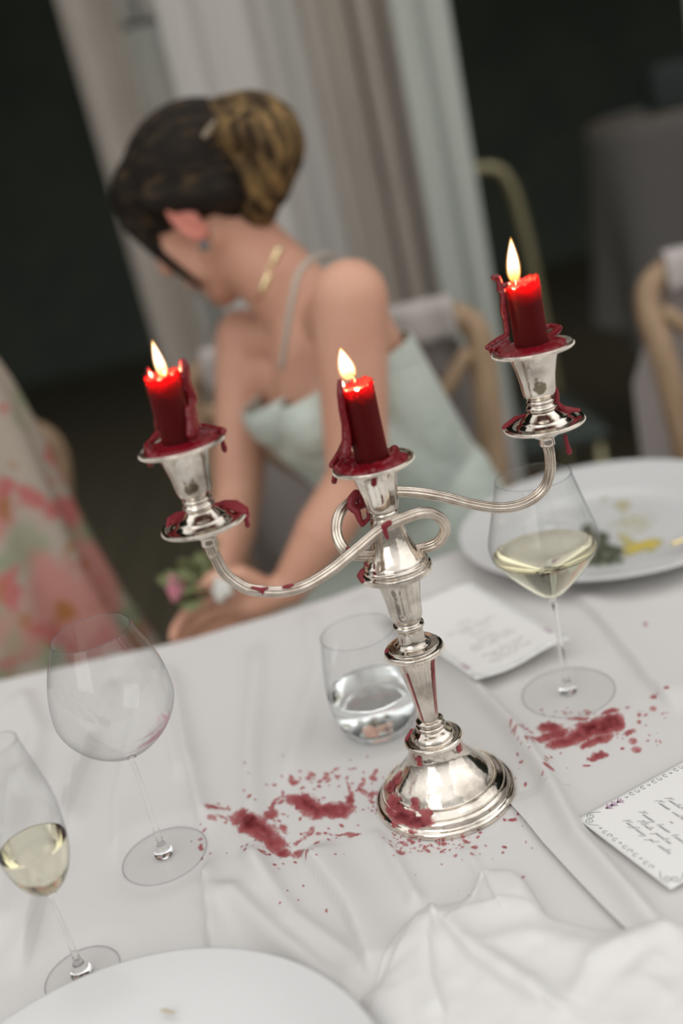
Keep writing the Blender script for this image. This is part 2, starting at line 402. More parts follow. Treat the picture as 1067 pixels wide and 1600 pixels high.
# fold ridges of the cloth: (points traced on the table, width, height, one-sided)
def pz(*pts): return [tuple(at_z(x, y)[:2]) for x, y in pts]
RIDGES = [
 (pz((660, 950), (712, 1040), (750, 1090), (800, 1142), (848, 1212), (905, 1322), (1000, 1432), (1100, 1540)), .0075, .0062, 0),
 (pz((893, 924), (950, 985), (1012, 1064), (1067, 1120)), .010, .004, 1),
 (pz((175, 1060), (167, 1097), (140, 1180), (113, 1265), (100, 1330)), .006, .005, 1),
 (pz((160, 1150), (100, 1300), (63, 1411), (33, 1537)), .007, .006, -1),
 (pz((20, 1200), (8, 1350), (-10, 1500)), .008, .006, 1),
 (pz((262, 1040), (290, 1180), (312, 1280), (331, 1487), (340, 1560)), .0045, .0045, 1),
 (pz((240, 1040), (262, 1150), (280, 1230)), .006, .003, 1),
 (pz((405, 1000), (400, 1080), (392, 1200), (400, 1340), (420, 1430)), .011, .004, 0),
 (pz((340, 1380), (430, 1470), (500, 1530), (590, 1590)), .010, .0055, 0),
 (pz((470, 1330), (500, 1370), (544, 1430), (594, 1552)), .009, .0065, 1),
 (pz((380, 1330), (460, 1440), (540, 1500), (592, 1560)), .008, .004, 0),
 (pz((585, 1290), (600, 1320), (630, 1375), (662, 1432)), .0055, .0045, 0),
 (pz((715, 1310), (740, 1350), (760, 1390)), .004, .002, 0),
 (pz((480, 950), (500, 1050), (470, 1150), (440, 1250)), .012, .0030, 0),
 (pz((560, 930), (590, 1000), (640, 1090)), .012, .003, 0),
 (pz((30, 1080), (60, 1150), (40, 1260)), .012, .005, 0),
 (pz((205, 1030), (215, 1110), (180, 1260), (190, 1420)), .010, .003, 1),
]
FLAT = [(at_z(697, 1243)[:2], .056), (at_z(258, 1338)[:2], .034), (at_z(888, 1083)[:2], .040), (at_z(594, 1137)[:2], .03), (at_z(130, 1525)[:2], .026)]
def cloth_h(X, Y):
    X = np.asarray(X, float); Y = np.asarray(Y, float)
    h = .0022*fbm(X*9, Y*5, 3, 3)+.0009*fbm(X*40, Y*22, 8, 2)
    for poly, wd, ht, side in RIDGES:
        d, s, t = seg_dist(X, Y, poly)
        fade = np.clip(np.minimum(t, 1-t)*7, 0, 1); fade = fade*fade*(3-2*fade)
        if side == 0: g = np.exp(-(d/wd)**2)
        else: g = np.where(s*side > 0, np.exp(-(d/(wd*2.4))**2), np.exp(-(d/(wd*.35))**2))
        h = h+1.9*ht*g*fade
    for c, r in FLAT:
        d = np.hypot(X-c[0], Y-c[1]); k = np.clip((d-r)/.022, 0, 1); k = k*k*(3-2*k)
        h = h*k
    return h
CZ = TZ+.0003
def cz(x, y): return float(CZ+cloth_h(np.array([x]), np.array([y]))[0])
xs = np.r_[np.linspace(-1.28, -.5, 40), np.linspace(-.495, .52, 340), np.linspace(.53, 1.38, 40)]
V = []; rows = 0
ys_rel = []
near = .25
Ys = [('n', t) for t in np.linspace(1, 0, 12)] + [('t', t) for t in np.r_[np.linspace(0, .2, 10), np.linspace(.205, .999, 260)]] + [('f', t) for t in np.linspace(0, 1, 26)]
for kind, t in Ys:
    ey = edge_y(xs)
    if kind == 't':
        y = near+(ey-.014-near)*t; hh = cloth_h(xs, y); z = CZ+hh
    elif kind == 'f':
        y0 = ey-.014; ang = np.clip(t*6, 0, 1)*math.pi/2
        y = y0+.014*np.sin(ang)+np.maximum(t-.17, 0)*(.03+.05*np.sin(xs*38)+.02*np.sin(xs*71))*.6; z = CZ+cloth_h(xs, y0)*(1-t)-.014*(1-np.cos(ang))-np.maximum(t-.17, 0)*.5
    else:
        ang = np.clip(t*6, 0, 1)*math.pi/2
        y = near-.014*np.sin(ang)-np.maximum(t-.17, 0)*(.03+.04*np.sin(xs*33))*.6; z = CZ+cloth_h(xs, near+0*xs)*(1-t)-.014*(1-np.cos(ang))-np.maximum(t-.17, 0)*.5
    V += list(zip(xs, y, z)); rows += 1
nx = len(xs); Fc = [(j*nx+i, j*nx+i+1, (j+1)*nx+i+1, (j+1)*nx+i) for j in range(rows-1) for i in range(nx-1)]
CLOTH = mobj('tablecloth', V, Fc, M['cloth'])
tag(CLOTH, 'long white linen tablecloth with soft folds and red wax stains', 'tablecloth')

# second cloth layer whose lifted hem runs from the candlestick to the lower right
def hem_pt(t): 
    P = [(786, 1238), (800, 1262), (850, 1325), (900, 1380), (940, 1422), (980, 1462), (1060, 1540), (1130, 1610)]
    i = min(int(t*7), 6); f = t*7-i; return (P[i][0]*(1-f)+P[i+1][0]*f, P[i][1]*(1-f)+P[i+1][1]*f)
V = []; nu, nv = 120, 60
for i in range(nu+1):
    t = i/nu; x, y = hem_pt(t); p = at_z(x, y)
    a = at_z(*hem_pt(max(t-.02, 0)))-at_z(*hem_pt(min(t+.02, 1))); a = a[:2]/np.linalg.norm(a[:2]); nrm = np.array([a[1], -a[0]])
    if nrm[0] < 0: nrm = -nrm
    for j in range(nv+1):
        s = (j/nv)**1.6*.085
        q = p[:2]+nrm*s; lift = .0022*min(1, t*6)*math.exp(-(s/.03)**2)
        k_ = min(1, max(0, (s-.035)/.05)); under = .0016*(1-min(1, t*5))+.0045*k_*k_*(3-2*k_)
        V.append((q[0], q[1], cz(q[0], q[1])+.0010*min(1, t*4)+lift-under))
Fc = [(i*(nv+1)+j, i*(nv+1)+j+1, (i+1)*(nv+1)+j+1, (i+1)*(nv+1)+j) for i in range(nu) for j in range(nv)]
o = mobj('hem_layer', V, Fc, M['cloth'], CLOTH); s_ = o.modifiers.new('s', 'SOLIDIFY'); s_.thickness = .0006; s_.offset = -1

# ---------------------------------------------------------------- wax stains: thin films that follow the cloth
STUFFED = []
def film(name, label, x0, x1, y0, y1, blobs, seed, parent, step=1.0, warp=9, dots=(), streak=None, mt=None, zf=None, thr=.40, lift=.0004):
    nx_ = int((x1-x0)/step)+1; ny_ = int((y1-y0)/step)+1
    X, Y = np.meshgrid(np.linspace(x0, x1, nx_), np.linspace(y0, y1, ny_))
    WX = X+warp*(fbm(X/18, Y/18, seed, 4)-.5)*2; WY = Y+warp*.7*(fbm(X/18+50, Y/18, seed+3, 4)-.5)*2
    D = np.zeros(X.shape); K = np.zeros(X.shape)
    for (bx, by, rx, ry, ang, dn) in blobs:
        c, s = math.cos(math.radians(ang)), math.sin(math.radians(ang))
        u = ((WX-bx)*c+(WY-by)*s)/rx; v = (-(WX-bx)*s+(WY-by)*c)/ry
        q = np.exp(-(u*u+v*v)**1.2*.9); D = np.maximum(D, q*min(dn*1.9, 1.35)); K = np.maximum(K, q*dn)
    n2 = fbm(X/5, Y/4, seed+9, 3)
    D = D+(n2-.5)*.75*np.clip(D*3, 0, 1)
    for (bx, by, rx, ry, ang, dn) in dots:
        c, s = math.cos(math.radians(ang)), math.sin(math.radians(ang))
        u = ((X-bx)*c+(Y-by)*s)/rx; v = (-(X-bx)*s+(Y-by)*c)/ry
        q = np.exp(-(u*u+v*v)*.8); D = np.maximum(D, q*1.1); K = np.maximum(K, q*dn)
    cov = np.clip((D-thr+.17)/.34, 0, 1); cov = cov*cov*(3-2*cov)
    thick = np.clip(K**1.1*1.05+.55*(fbm(X/8, Y/6, seed+21, 3)-.5), 0, 1)
    cov = cov*np.clip(.34+thick*1.0+.35*(fbm(X/3.2, Y/2.6, seed+33, 2)-.5), .12, 1)
    d = FW[None, None]+RT[None, None]*((X-533.5)/F)[..., None]-UP[None, None]*((Y-800)/F)[..., None]
    P = CAMP+d*((TZ-CAMP[2])/d[..., 2])[..., None]
    z = (CZ+cloth_h(P[..., 0], P[..., 1]) if zf is None else zf(P[..., 0], P[..., 1]))+lift+.0007*np.clip(thick, 0, 1)*cov
    idx = -np.ones(X.shape, int); keep = cov > .01
    kf = keep[:-1, :-1] | keep[1:, :-1] | keep[:-1, 1:] | keep[1:, 1:]
    kv = np.zeros(X.shape, bool); kv[:-1, :-1] |= kf; kv[1:, :-1] |= kf; kv[:-1, 1:] |= kf; kv[1:, 1:] |= kf
    idx[kv] = np.arange(kv.sum())
    V = np.stack([P[..., 0][kv], P[..., 1][kv], z[kv]], 1)
    jj, ii = np.nonzero(kf)
    Fc = np.stack([idx[jj+1, ii], idx[jj+1, ii+1], idx[jj, ii+1], idx[jj, ii]], 1)
    o = mobj(name, V, Fc, mt or M['stain'], parent, world=True)
    a = o.data.attributes.new('film', 'FLOAT_VECTOR', 'POINT')
    a.data.foreach_set('vector', np.stack([cov[kv], thick[kv], 0*cov[kv]], 1).astype(np.float32).ravel())
    if label: o['label'] = label
    if not blobs: o['kind'] = 'stuff'
    return o
def spray(n, cx, cy, sx, sy, r0, r1, dn, rs, ang=None):
    g = np.random.default_rng(rs); out = []
    for _ in range(n):
        r = r0+(r1-r0)*g.random()**2.5
        out.append((cx+g.normal()*sx, cy+g.normal()*sy, r*(1.3+g.random()), r, (ang if ang is not None else 0)+g.normal()*30, dn*(.6+.6*g.random())))
    return out
film('wax_stain', 'large red double splash of dried wax left of the candlestick', 285, 600, 1170, 1395,
  [(398, 1302, 19, 14, 20, .95), (410, 1308, 22, 18, 30, .7), (430, 1322, 24, 16, 25, .55), (445, 1337, 14, 7, -5, .75), (470, 1340, 10, 6, -20, .5),
   (380, 1288, 16, 11, 30, .6), (366, 1283, 10, 5, 45, .4), (424, 1280, 8, 16, 25, .5), (432, 1262, 5, 16, 30, .35), (441, 1250, 8, 4, -20, .3),
   (478, 1258, 22, 12, 12, .85), (490, 1268, 20, 13, 15, .7), (462, 1252, 14, 9, 10, .65), (515, 1270, 22, 11, 12, .75), (538, 1268, 14, 12, -30, .75), (546, 1250, 5, 14, 10, .55), (544, 1232, 3, 12, 5, .3),
   (333, 1268, 14, 4, -6, .45), (350, 1266, 12, 2.5, 3, .4), (332, 1282, 10, 5, -10, .4), (352, 1281, 12, 2, 5, .35), (322, 1298, 5, 4, -40, .3),
   (313, 1314, 8, 3, -4, .25), (314, 1326, 7, 5, 0, .35), (480, 1305, 6, 14, 35, .35), (467, 1320, 4, 9, 20, .3), (550, 1308, 12, 4, -10, .5), (535, 1309, 10, 2, 5, .4),
   (516, 1307, 7, 2.5, 10, .35), (415, 1348, 8, 4, 10, .3), (495, 1306, 5, 4, -50, .3), (444, 1300, 10, 8, 20, .35), (550, 1203, 12, 2, -8, .3)], 4, CLOTH,
  dots=spray(70, 455, 1275, 55, 40, .8, 2.6, .45, 3, -10)+spray(30, 500, 1225, 32, 12, 1, 4, .4, 5, 10)+spray(20, 420, 1350, 60, 14, .7, 2, .45, 6)+spray(26, 585, 1240, 12, 22, .8, 4, .35, 8)
  + [(394, 1259, 4, 2, -35, .5), (385, 1248, 2, 2, 0, .3)])
film('wax_stain', 'wide red splash of dried wax in front of the white wine glass', 795, 1060, 1075, 1215,
  [(945, 1138, 26, 15, -10, .85), (925, 1140, 24, 12, -20, .9), (960, 1133, 16, 13, -20, .8), (900, 1155, 26, 10, -18, .75), (880, 1162, 24, 8, -15, .65), (860, 1140, 16, 9, -5, .7), (868, 1152, 26, 7, -20, .6),
   (935, 1160, 26, 7, -20, .65), (915, 1168, 14, 5, -20, .5), (955, 1115, 12, 5, -15, .6), (845, 1160, 16, 4, -10, .5), (822, 1148, 8, 3.5, -45, .4), (828, 1172, 3, 10, 20, .35), (905, 1124, 16, 4, -8, .5),
   (936, 1184, 13, 6, -20, .65), (925, 1191, 10, 3, -8, .5), (985, 1148, 12, 5, -20, .5), (818, 1140, 6, 2, -50, .3)], 9, CLOTH, warp=8,
  dots=[(989, 1161, 6, 5, 0, .3), (995, 1174, 7, 5, 0, .3), (1022, 1091, 6, 3, -8, .45), (1043, 1088, 4, 2, -8, .4), (1021, 1110, 5, 4, 0, .25), (999, 1120, 3, 3, 0, .35), (999, 1131, 3, 3, 0, .4), (973, 1173, 3, 2, 0, .4), (917, 1200, 6, 1.5, 0, .4),
        (802, 1150, 2, 5, 20, .3), (809, 1160, 2, 6, 20, .3)]+spray(26, 1010, 1140, 30, 20, .6, 2, .3, 14)+spray(24, 840, 1165, 22, 25, .6, 2.4, .35, 15)+spray(16, 890, 1113, 24, 3, .8, 2.5, .25, 16))
film('wax_stain', 'fine red spatter of wax on the cloth around the candlestick foot', 590, 885, 1190, 1480, [], 12, CLOTH,
  dots=spray(60, 690, 1320, 40, 10, .7, 2.6, .5, 21, 0)+spray(34, 640, 1316, 22, 10, .7, 2.6, .5, 22)+spray(26, 820, 1265, 12, 28, .7, 2.4, .45, 23, 60)+spray(16, 700, 1360, 60, 25, .6, 2, .5, 24)
  + [(801, 1283, 7, 2, 4, .6), (833, 1253, 2, 7, 10, .5), (839, 1273, 3, 9, 25, .55), (875, 1280, 3, 1.5, 0, .5), (789, 1327, 4, 1.6, 15, .6), (860, 1214, 7, 5, -10, .35), (628, 1338, 7, 3, -35, .5), (815, 1250, 6, 2, -10, .3), (818, 1267, 6, 2, -8, .4)])
film('wax_stain', 'few tiny red drops of wax on the cloth near the menu card behind', 795, 1030, 960, 1085, [], 14, CLOTH, dots=[(1009, 980, 3, 3, 0, .4), (846, 998, 3, 3, 0, .3), (835, 985, 2, 2, 0, .3)])
film('wax_stain', 'few tiny red drops of wax on the cloth left of the napkin', 400, 600, 1370, 1450, [], 15, CLOTH, dots=[(511, 1427, 2, 3, 0, .6), (442, 1427, 2, 1.2, 0, .5), (452, 1401, 1.5, 1.5, 0, .5), (468, 1413, 1.3, 1.3, 0, .5), (475, 1388, 1.5, 1.5, 0, .5), (568, 1356, 3, 1.3, -10, .5)])

# ================================================================ CANDELABRUM
BP = at_z(697, 1243); AX = math.radians(11)
BX, BY = float(BP[0]), float(BP[1])
CAND = empty('candelabrum', (BX, BY, CZ), 'silver three-armed candelabrum with scrolled fluted arms and beaded rims', 'candelabrum', rz=AX)
def beads(r, z, rad, n, parent, c=(0, 0)):
    mb = MB(); ico = bmesh.new(); bmesh.ops.create_icosphere(ico, subdivisions=1, radius=rad)
    v0 = [tuple(v.co) for v in ico.verts]; f0 = [tuple(v.index for v in f.verts) for f in ico.faces]; ico.free()
    for i in range(n):
        a = 2*math.pi*i/n; mb.add([(x+r*math.cos(a)+c[0], y+r*math.sin(a)+c[1], q+z) for x, y, q in v0], f0)
    return tag(mb.build('beaded_rim', M['silver'], parent), kind='stuff')
def facets(n, amp, z0, z1):
    def f(th, z, r):
        k = max(0, min(1, (z-z0)/.004))*max(0, min(1, (z1-z)/.004))
        return r*(1-amp*k*(1-np.abs(np.cos(th*n/2))**.7))
    return f
def part(name, prof, parent, mt=None, n=96, mod=None, sub=3, c=(0, 0, 0), label=None):
    v, f = lathe(smoothp(prof, sub), n, mod, c); o = mobj(name, v, f, mt or M['silver'], parent)
    if label: o['label'] = label
    return o
base = part('base', [(0, .0535), (.0008, .0545), (.0035, .0548), (.0055, .0535), (.0062, .0515), (.008, .0505), (.0100, .0503), (.0118, .0488), (.0124, .0475), (.0135, .0455), (.0150, .0438), (.0162, .0425), (.0168, .0410), (.0172, .0400),
  (.0185, .0392), (.0225, .0370), (.027, .0330), (.032, .0285), (.038, .0240), (.044, .0213), (.050, .0202), (.0518, .0203)], CAND, n=128)
beads(.0476, .0129, .0007, 200, base); beads(.0408, .0174, .0006, 190, base)
col1 = part('collar', [(.0515, .0200), (.0522, .0215), (.0540, .0222), (.0550, .0216), (.0556, .0200), (.0558, .0170), (.0572, .0166), (.059, .0158), (.0605, .0143), (.062, .0118), (.0632, .0102)], CAND)
beads(.0222, .0531, .00074, 94, col1)
part('knop', [(.063, .0100), (.0638, .0112), (.0650, .0116), (.0663, .0110), (.067, .0094), (.0678, .0094), (.0688, .0106), (.0700, .0106), (.0708, .0094), (.0714, .0080)], CAND)
col = part('column', [(.0708, .0076), (.074, .0078), (.09, .0098), (.11, .0128), (.122, .0152), (.1272, .0168), (.1285, .0172)], CAND, mod=facets(10, .05, .073, .127), sub=4)
c2 = part('collar', [(.1280, .0170), (.1290, .0206), (.1300, .0220), (.1318, .0221), (.1330, .0213), (.1336, .0190), (.1350, .0186), (.1356, .0180), (.1358, .0135), (.1366, .0128)], CAND)
beads(.0221, .1299, .00074, 94, c2)
part('neck', [(.1360, .0125), (.1372, .0112), (.1400, .0100), (.1480, .0098), (.1490, .0102), (.1498, .0112), (.1512, .0117), (.1528, .0113), (.1538, .0098), (.1550, .0094), (.156, .0098)], CAND)
part('vase', [(.1558, .0098), (.1575, .0112), (.1605, .0121), (.168, .0127), (.178, .0140), (.188, .0158), (.1930, .0172), (.1945, .0180)], CAND, mod=facets(8, .03, .160, .193))
bell = part('bell', [(.1935, .0178), (.1940, .0240), (.1952, .0256), (.1975, .0259), (.1988, .0250), (.1993, .0236), (.2003, .0240), (.2018, .0238), (.2028, .0226), (.2040, .0222), (.2052, .0216), (.2085, .0190), (.214, .0160), (.222, .0134), (.230, .0120), (.236, .0108), (.2388, .0092), (.2400, .0094), (.2412, .0100), (.2424, .0095), (.243, .0090)], CAND)
beads(.0254, .1945, .00074, 108, bell)
CUP = [(0, .0080), (.0008, .0100), (.0030, .0114), (.0070, .0123), (.012, .0128), (.018, .0138), (.026, .0156), (.031, .0174), (.0335, .0192), (.0345, .0230), (.0352, .0272), (.0358, .0284), (.0368, .0286), (.0374, .0280), (.0372, .0268), (.0362, .0240), (.0352, .0190), (.0345, .0150), (.0300, .0135), (.0295, .0020)]
def cup_mod(z0): 
    fm = facets(8, .035, z0+.003, z0+.031)
    return fm
def candle_cup(cx, cy, z0):
    o = part('candle_cup', [(z+z0, r) for z, r in CUP], CAND, mod=cup_mod(z0), c=(cx, cy, 0), n=96, sub=3)
    beads(.0287, z0+.0354, .00074, 122, o, (cx, cy)); return o
candle_cup(0, 0, .2425)
PANS = [(-.1232, .2725), (.1293, .2705)]
for (px_, zp) in PANS:
    pn = part('drip_pan', [(zp-.0165, .0048), (zp-.0160, .0056), (zp-.0105, .0054), (zp-.0100, .0075), (zp-.0070, .0115), (zp-.0040, .0140), (zp-.0022, .0200), (zp-.0010, .0278), (zp, .0288), (zp+.0012, .0286), (zp+.0014, .0268), (zp+.0008, .0220), (zp+.0018, .0198), (zp+.0032, .0178), (zp+.0042, .0172), (zp+.0060, .0140), (zp+.0085, .0108), (zp+.0098, .0096)], CAND, c=(px_, 0, 0))
    beads(.0288, zp-.0005, .00074, 122, pn, (px_, 0))
    part('knop', [(zp+.0095, .0092), (zp+.0105, .0104), (zp+.0125, .0109), (zp+.0140, .0104), (zp+.0148, .0094), (zp+.0158, .0092), (zp+.0168, .0100), (zp+.0180, .0098), (zp+.0192, .0084), (zp+.0200, .0084)], CAND, c=(px_, 0, 0))
    candle_cup(px_, 0, zp+.0196)
LA = [(-.1232, 0, .2555), (-.1230, 0, .2500), (-.1219, 0, .2464), (-.1193, -.002, .2349), (-.1127, -.004, .2246), (-.1041, -.006, .2174), (-.0855, -.009, .2110), (-.0681, -.013, .2118), (-.0489, -.017, .2186), (-.0294, -.021, .2290), (-.0097, -.0235, .2389), (.0077, -.024, .2420), (.0231, -.021, .2402), (.0334, -.017, .2327), (.0383, -.012, .2207), (.0340, -.006, .2102), (.0249, -.002, .2068), (.0130, 0, .2072)]
RA = [(.1293, 0, .2535), (.1298, 0, .2475), (.1290, .001, .2351), (.1245, .003, .2234), (.1160, .005, .2160), (.1036, .007, .2127), (.0875, .01, .2143), (.0677, .014, .2226), (.0532, .017, .2308), (.0372, .02, .2384), (.0218, .023, .2437), (.0029, .024, .2491), (-.0170, .021, .2482), (-.0275, .017, .2441), (-.0336, .012, .2357), (-.0345, .006, .2262), (-.0293, .002, .2172), (-.0150, 0, .2130)]
flute = lambda th: .84+.26*np.abs(np.cos(th*3.5))**.6
for A in (LA, RA):
    v, f = sweep(curve3(A, 8), .0037, 70, flute); mobj('arm', v, f, M['silver_fl'], CAND)

# ---------------------------------------------------------------- frame of the candelabrum in world space
cA, sA = math.cos(AX), math.sin(AX)
def cw(u, v, z): return np.array([BX+cA*u-sA*v, BY+sA*u+cA*v, CZ+z])
AXES = {'l': cw(PANS[0][0], 0, 0), 'c': cw(0, 0, 0), 'r': cw(PANS[1][0], 0, 0)}
RIMZ = {'l': PANS[0][1]+.0196+.0365, 'c': .2425+.0365, 'r': PANS[1][1]+.0196+.0365}
def K(which, x, y, off=0.0):
    """world point on the sight line of a traced point, off metres behind the vertical axis of that candle"""
    a = AXES[which]; d = ray(x, y); hd = np.array([FW[0], FW[1]])/np.hypot(FW[0], FW[1])
    t = ((a[0]-CAMP[0])*hd[0]+(a[1]-CAMP[1])*hd[1]+off)/(d[0]*hd[0]+d[1]*hd[1])
    return CAMP+d*t
_last = [0.0]
def KS(which, x, y, off):
    """as K; off 9 = lying on the rim of the cup, off 8 = hanging straight below the point before"""
    if off == 9:
        p = at_z(x, y, CZ+RIMZ[which]+.0013); a = AXES[which]; hd = np.array([FW[0], FW[1]])/np.hypot(FW[0], FW[1])
        _last[0] = float((p[:2]-a[:2]) @ hd); return p
    if off == 8: return K(which, x, y, _last[0])
    _last[0] = off; return K(which, x, y, off)
def sc_of(which): return depth(AXES[which]+np.array([0, 0, RIMZ[which]]))/F

# ---------------------------------------------------------------- candles
def candle(which, label, hgt, rad, tops, flame_px, wick_px, body, fr):
    """tops: (angle deg, extra height); angle 0 = towards the right of the picture, -90 = towards the camera"""
    ax = AXES[which]; z0 = CZ+RIMZ[which]-.0065
    root = empty('candle', (ax[0], ax[1], z0), label, 'candle', 'red candles on the candelabrum')
    n = 96; th = np.linspace(0, 2*np.pi, n, endpoint=False)
    ta = np.radians([t[0] for t in tops]); tv = np.array([t[1] for t in tops])
    order = np.argsort(ta % (2*np.pi)); ta = (ta % (2*np.pi))[order]; tv = tv[order]
    add = np.interp(th, np.r_[ta[-1]-2*np.pi, ta, ta[0]+2*np.pi], np.r_[tv[-1], tv, tv[0]])+.0006*np.sin(th*9)+.0004*np.sin(th*17+1)
    Ht = hgt+.0065; V = []; rings = []
    def ring(rr, zz): rings.append(1); V.extend([(rr_*math.cos(t), rr_*math.sin(t), z_) for t, rr_, z_ in zip(th, rr*np.ones(n), zz*np.ones(n))])
    ring(rad*.98, 0)
    for k in range(1, 22):
        t = k/22; ring(rad*(1+.006*np.sin(th*3+k*.4)), t*(Ht+np.maximum(add, 0)*t)+0*th)
    ring(rad, Ht+add-.0008); ring(rad*.96, Ht+add); ring(rad*.88, Ht+add-.0004); ring(rad*.80, Ht+add*.5-.0012); ring(rad*.70, Ht-.0018+add*.1); ring(rad*.3, Ht-.0024+0*th); ring(rad*.02, Ht-.0022+0*th)
    Fc = []
    for i in range(len(rings)-1):
        for j in range(n):
            k = (j+1) % n; Fc.append((i*n+j, i*n+k, (i+1)*n+k, (i+1)*n+j))
    Fc.append(tuple(reversed(range(n)))); Fc.append(tuple((len(rings)-1)*n+j for j in range(n)))
    mobj('wax_body', V, Fc, M['candle'], root)
    # wick
    P = [K(which, x, y, 0) for x, y in wick_px]
    v, f = sweep(curve3(P, 5), [.0007]*(5*(len(P)-1)+1), 8); mobj('wick', v, f, M['wick'], root, world=True)
    # flame
    b, t_ = K(which, *flame_px[0]), K(which, *flame_px[1]); L = np.linalg.norm(t_-b); d = (t_-b)/L
    bend = K(which, flame_px[0][0]+fr[1], flame_px[0][1], 0)-b
    def fl_(scale, grow):
        pts = []; rr = []
        for i in range(25):
            s = i/24; pts.append(b+d*L*(s*(1+grow)-grow*.3)+bend*math.sin(math.pi*s)); rr.append(max(1e-5, fr[0]*scale*math.sin(math.pi*min(1, s**.62))**.8*(1-.15*s)))
        return sweep(pts, rr, 24)
    v, f = fl_(1, 0); fo = mobj('flame', v, f, M['flame'], root, world=True)
    v, f = fl_(1.22, .07); mo = mobj('flame_mantle', v, f, M['mantle'], fo, world=True); mo.matrix_parent_inverse = Matrix.Identity(4)
    l = bpy.data.lights.new('candle_flame_light', 'POINT'); l.energy = .27; l.color = (1, .58, .26); l.shadow_soft_size = .0016
    lo = bpy.data.objects.new('candle_flame_light', l); COL.objects.link(lo); lo.location = Vector((float(ax[0]), float(ax[1]), float(z0+Ht-.0016+.0034)))
    # melted wax
    mb = MB()
    for seg in body:
        (x0_, y0_, o0, r0_), (x1_, y1_, o1, r1_) = seg
        pa = KS(which, x0_, y0_, o0) if o0 != 8 else pb; pb = KS(which, x1_, y1_, o1)
        mb.add(*capsule(pa, r0_, pb, r1_, 10, 4))
    # pool around the candle, irregular
    g = np.random.default_rng(ord(which)); zr = CZ+RIMZ[which]
    for i in range(46):
        a = 2*math.pi*i/46+g.normal()*.05; r = rad+.0045+.0035*g.random(); q = ax+np.array([r*math.cos(a), r*math.sin(a), 0]); q[2] = zr-.0012
        q2 = ax+np.array([(r-.006)*math.cos(a), (r-.006)*math.sin(a), 0]); q2[2] = zr+.0008
        mb.add(*capsule(q, .0022+.0010*g.random(), q2, .0026, 8, 3))
    for i in range(9):
        a = 2*math.pi*i/9+g.normal()*.15; r = rad+.0035; q = ax+np.array([r*math.cos(a), r*math.sin(a), 0]); q[2] = zr-.0006
        mb.add(*ellipsoid(q, (.0100, .0100, .0032), 14, 8))
    fuse('melted_wax', mb, .0006, M['wax'], root, 7)
    return root
def chain(pts):
    return [(pts[i], pts[i+1]) for i in range(len(pts)-1)]
R1 = .0117
candle('c', 'middle red candle of the candelabrum, with one thick wax run down its left side', .0565, R1,
  [(0, .0016), (40, .002), (-45, .0006), (-80, -.0010), (-120, -.0012), (180, .0006), (120, 0), (90, .001)], [(548, 592), (532, 545)], [(556, 598), (553, 588), (546, 585), (543, 586)],
  chain([(532, 597, -.004, .0024), (532, 615, -.006, .0028), (535, 640, -.007, .0029), (540, 665, -.007, .0031), (542, 690, -.008, .0038), (540, 708, -.010, .0040)])
  + chain([(541, 690, -.008, .0034), (532, 708, 9, .0032), (523, 722, 9, .0030), (519, 727, 9, .0026)])
  + chain([(540, 720, 9, .0030), (527, 731, 9, .0026), (524, 740, 8, .0019), (522, 752, 8, .0023)])
  + chain([(548, 712, 9, .0036), (560, 722, 9, .0032), (574, 729, 9, .0028), (583, 737, 9, .0028), (585, 745, 8, .0021), (584, 756, 8, .0023)])
  + chain([(574, 726, 9, .0030), (598, 726, 9, .0028), (612, 718, 9, .0028), (618, 708, 9, .0030), (616, 702, 9, .0034)])
  + chain([(550, 730, 9, .0026), (552, 735, 9, .0024)]) + chain([(534, 716, 9, .0030), (560, 724, 9, .0028)]),
  (.0052, -1))
candle('l', 'leftmost red candle, with tall wax horns on both sides of its flame', .0475, .0118,
  [(0, .0014), (60, .001), (-90, 0), (180, .001), (120, .001)], [(258, 590), (238, 533)], [(262, 596), (261, 588), (258, 582), (262, 579)],
  chain([(239, 604, 0, .0022), (234, 592, 0, .0022), (231, 580, 0, .0016), (230, 576, 0, .0010)]) + chain([(236, 600, -.001, .0016), (238, 625, -.002, .0012), (243, 650, -.003, .0012), (246, 668, -.003, .0020)])
  + chain([(287, 604, 0, .0036), (289, 588, 0, .0042), (288, 574, 0, .0036), (286, 566, 0, .0026)]) + chain([(288, 590, 0, .0040), (294, 606, 0, .0034), (297, 620, 0, .0028), (300, 640, -.001, .0032), (302, 660, -.003, .0040), (300, 680, -.006, .0046)])
  + chain([(298, 606, 0, .0022), (304, 618, 0, .0016), (307, 629, 0, .0008)]) + chain([(294, 640, -.006, .0030), (297, 660, -.008, .0030), (298, 678, -.010, .0036)])
  + chain([(282, 590, .006, .0020), (279, 586, .007, .0019), (276, 582, .007, .0016)])
  + chain([(302, 670, 9, .0036), (318, 668, 9, .0032), (336, 671, 9, .0028), (349, 673, 9, .0024)]) + chain([(310, 678, 9, .0032), (330, 676, 9, .0026)])
  + chain([(348, 676, 9, .0020), (347, 688, 8, .0014), (350, 700, 8, .0022), (351, 704, 8, .0018)])
  + chain([(246, 680, 9, .0034), (237, 690, 9, .0028), (230, 696, 9, .0026), (232, 704, 9, .0022)]) + chain([(234, 708, 9, .0020), (236, 716, 8, .0024), (235, 724, 8, .0026)]),
  (.0034, -1))
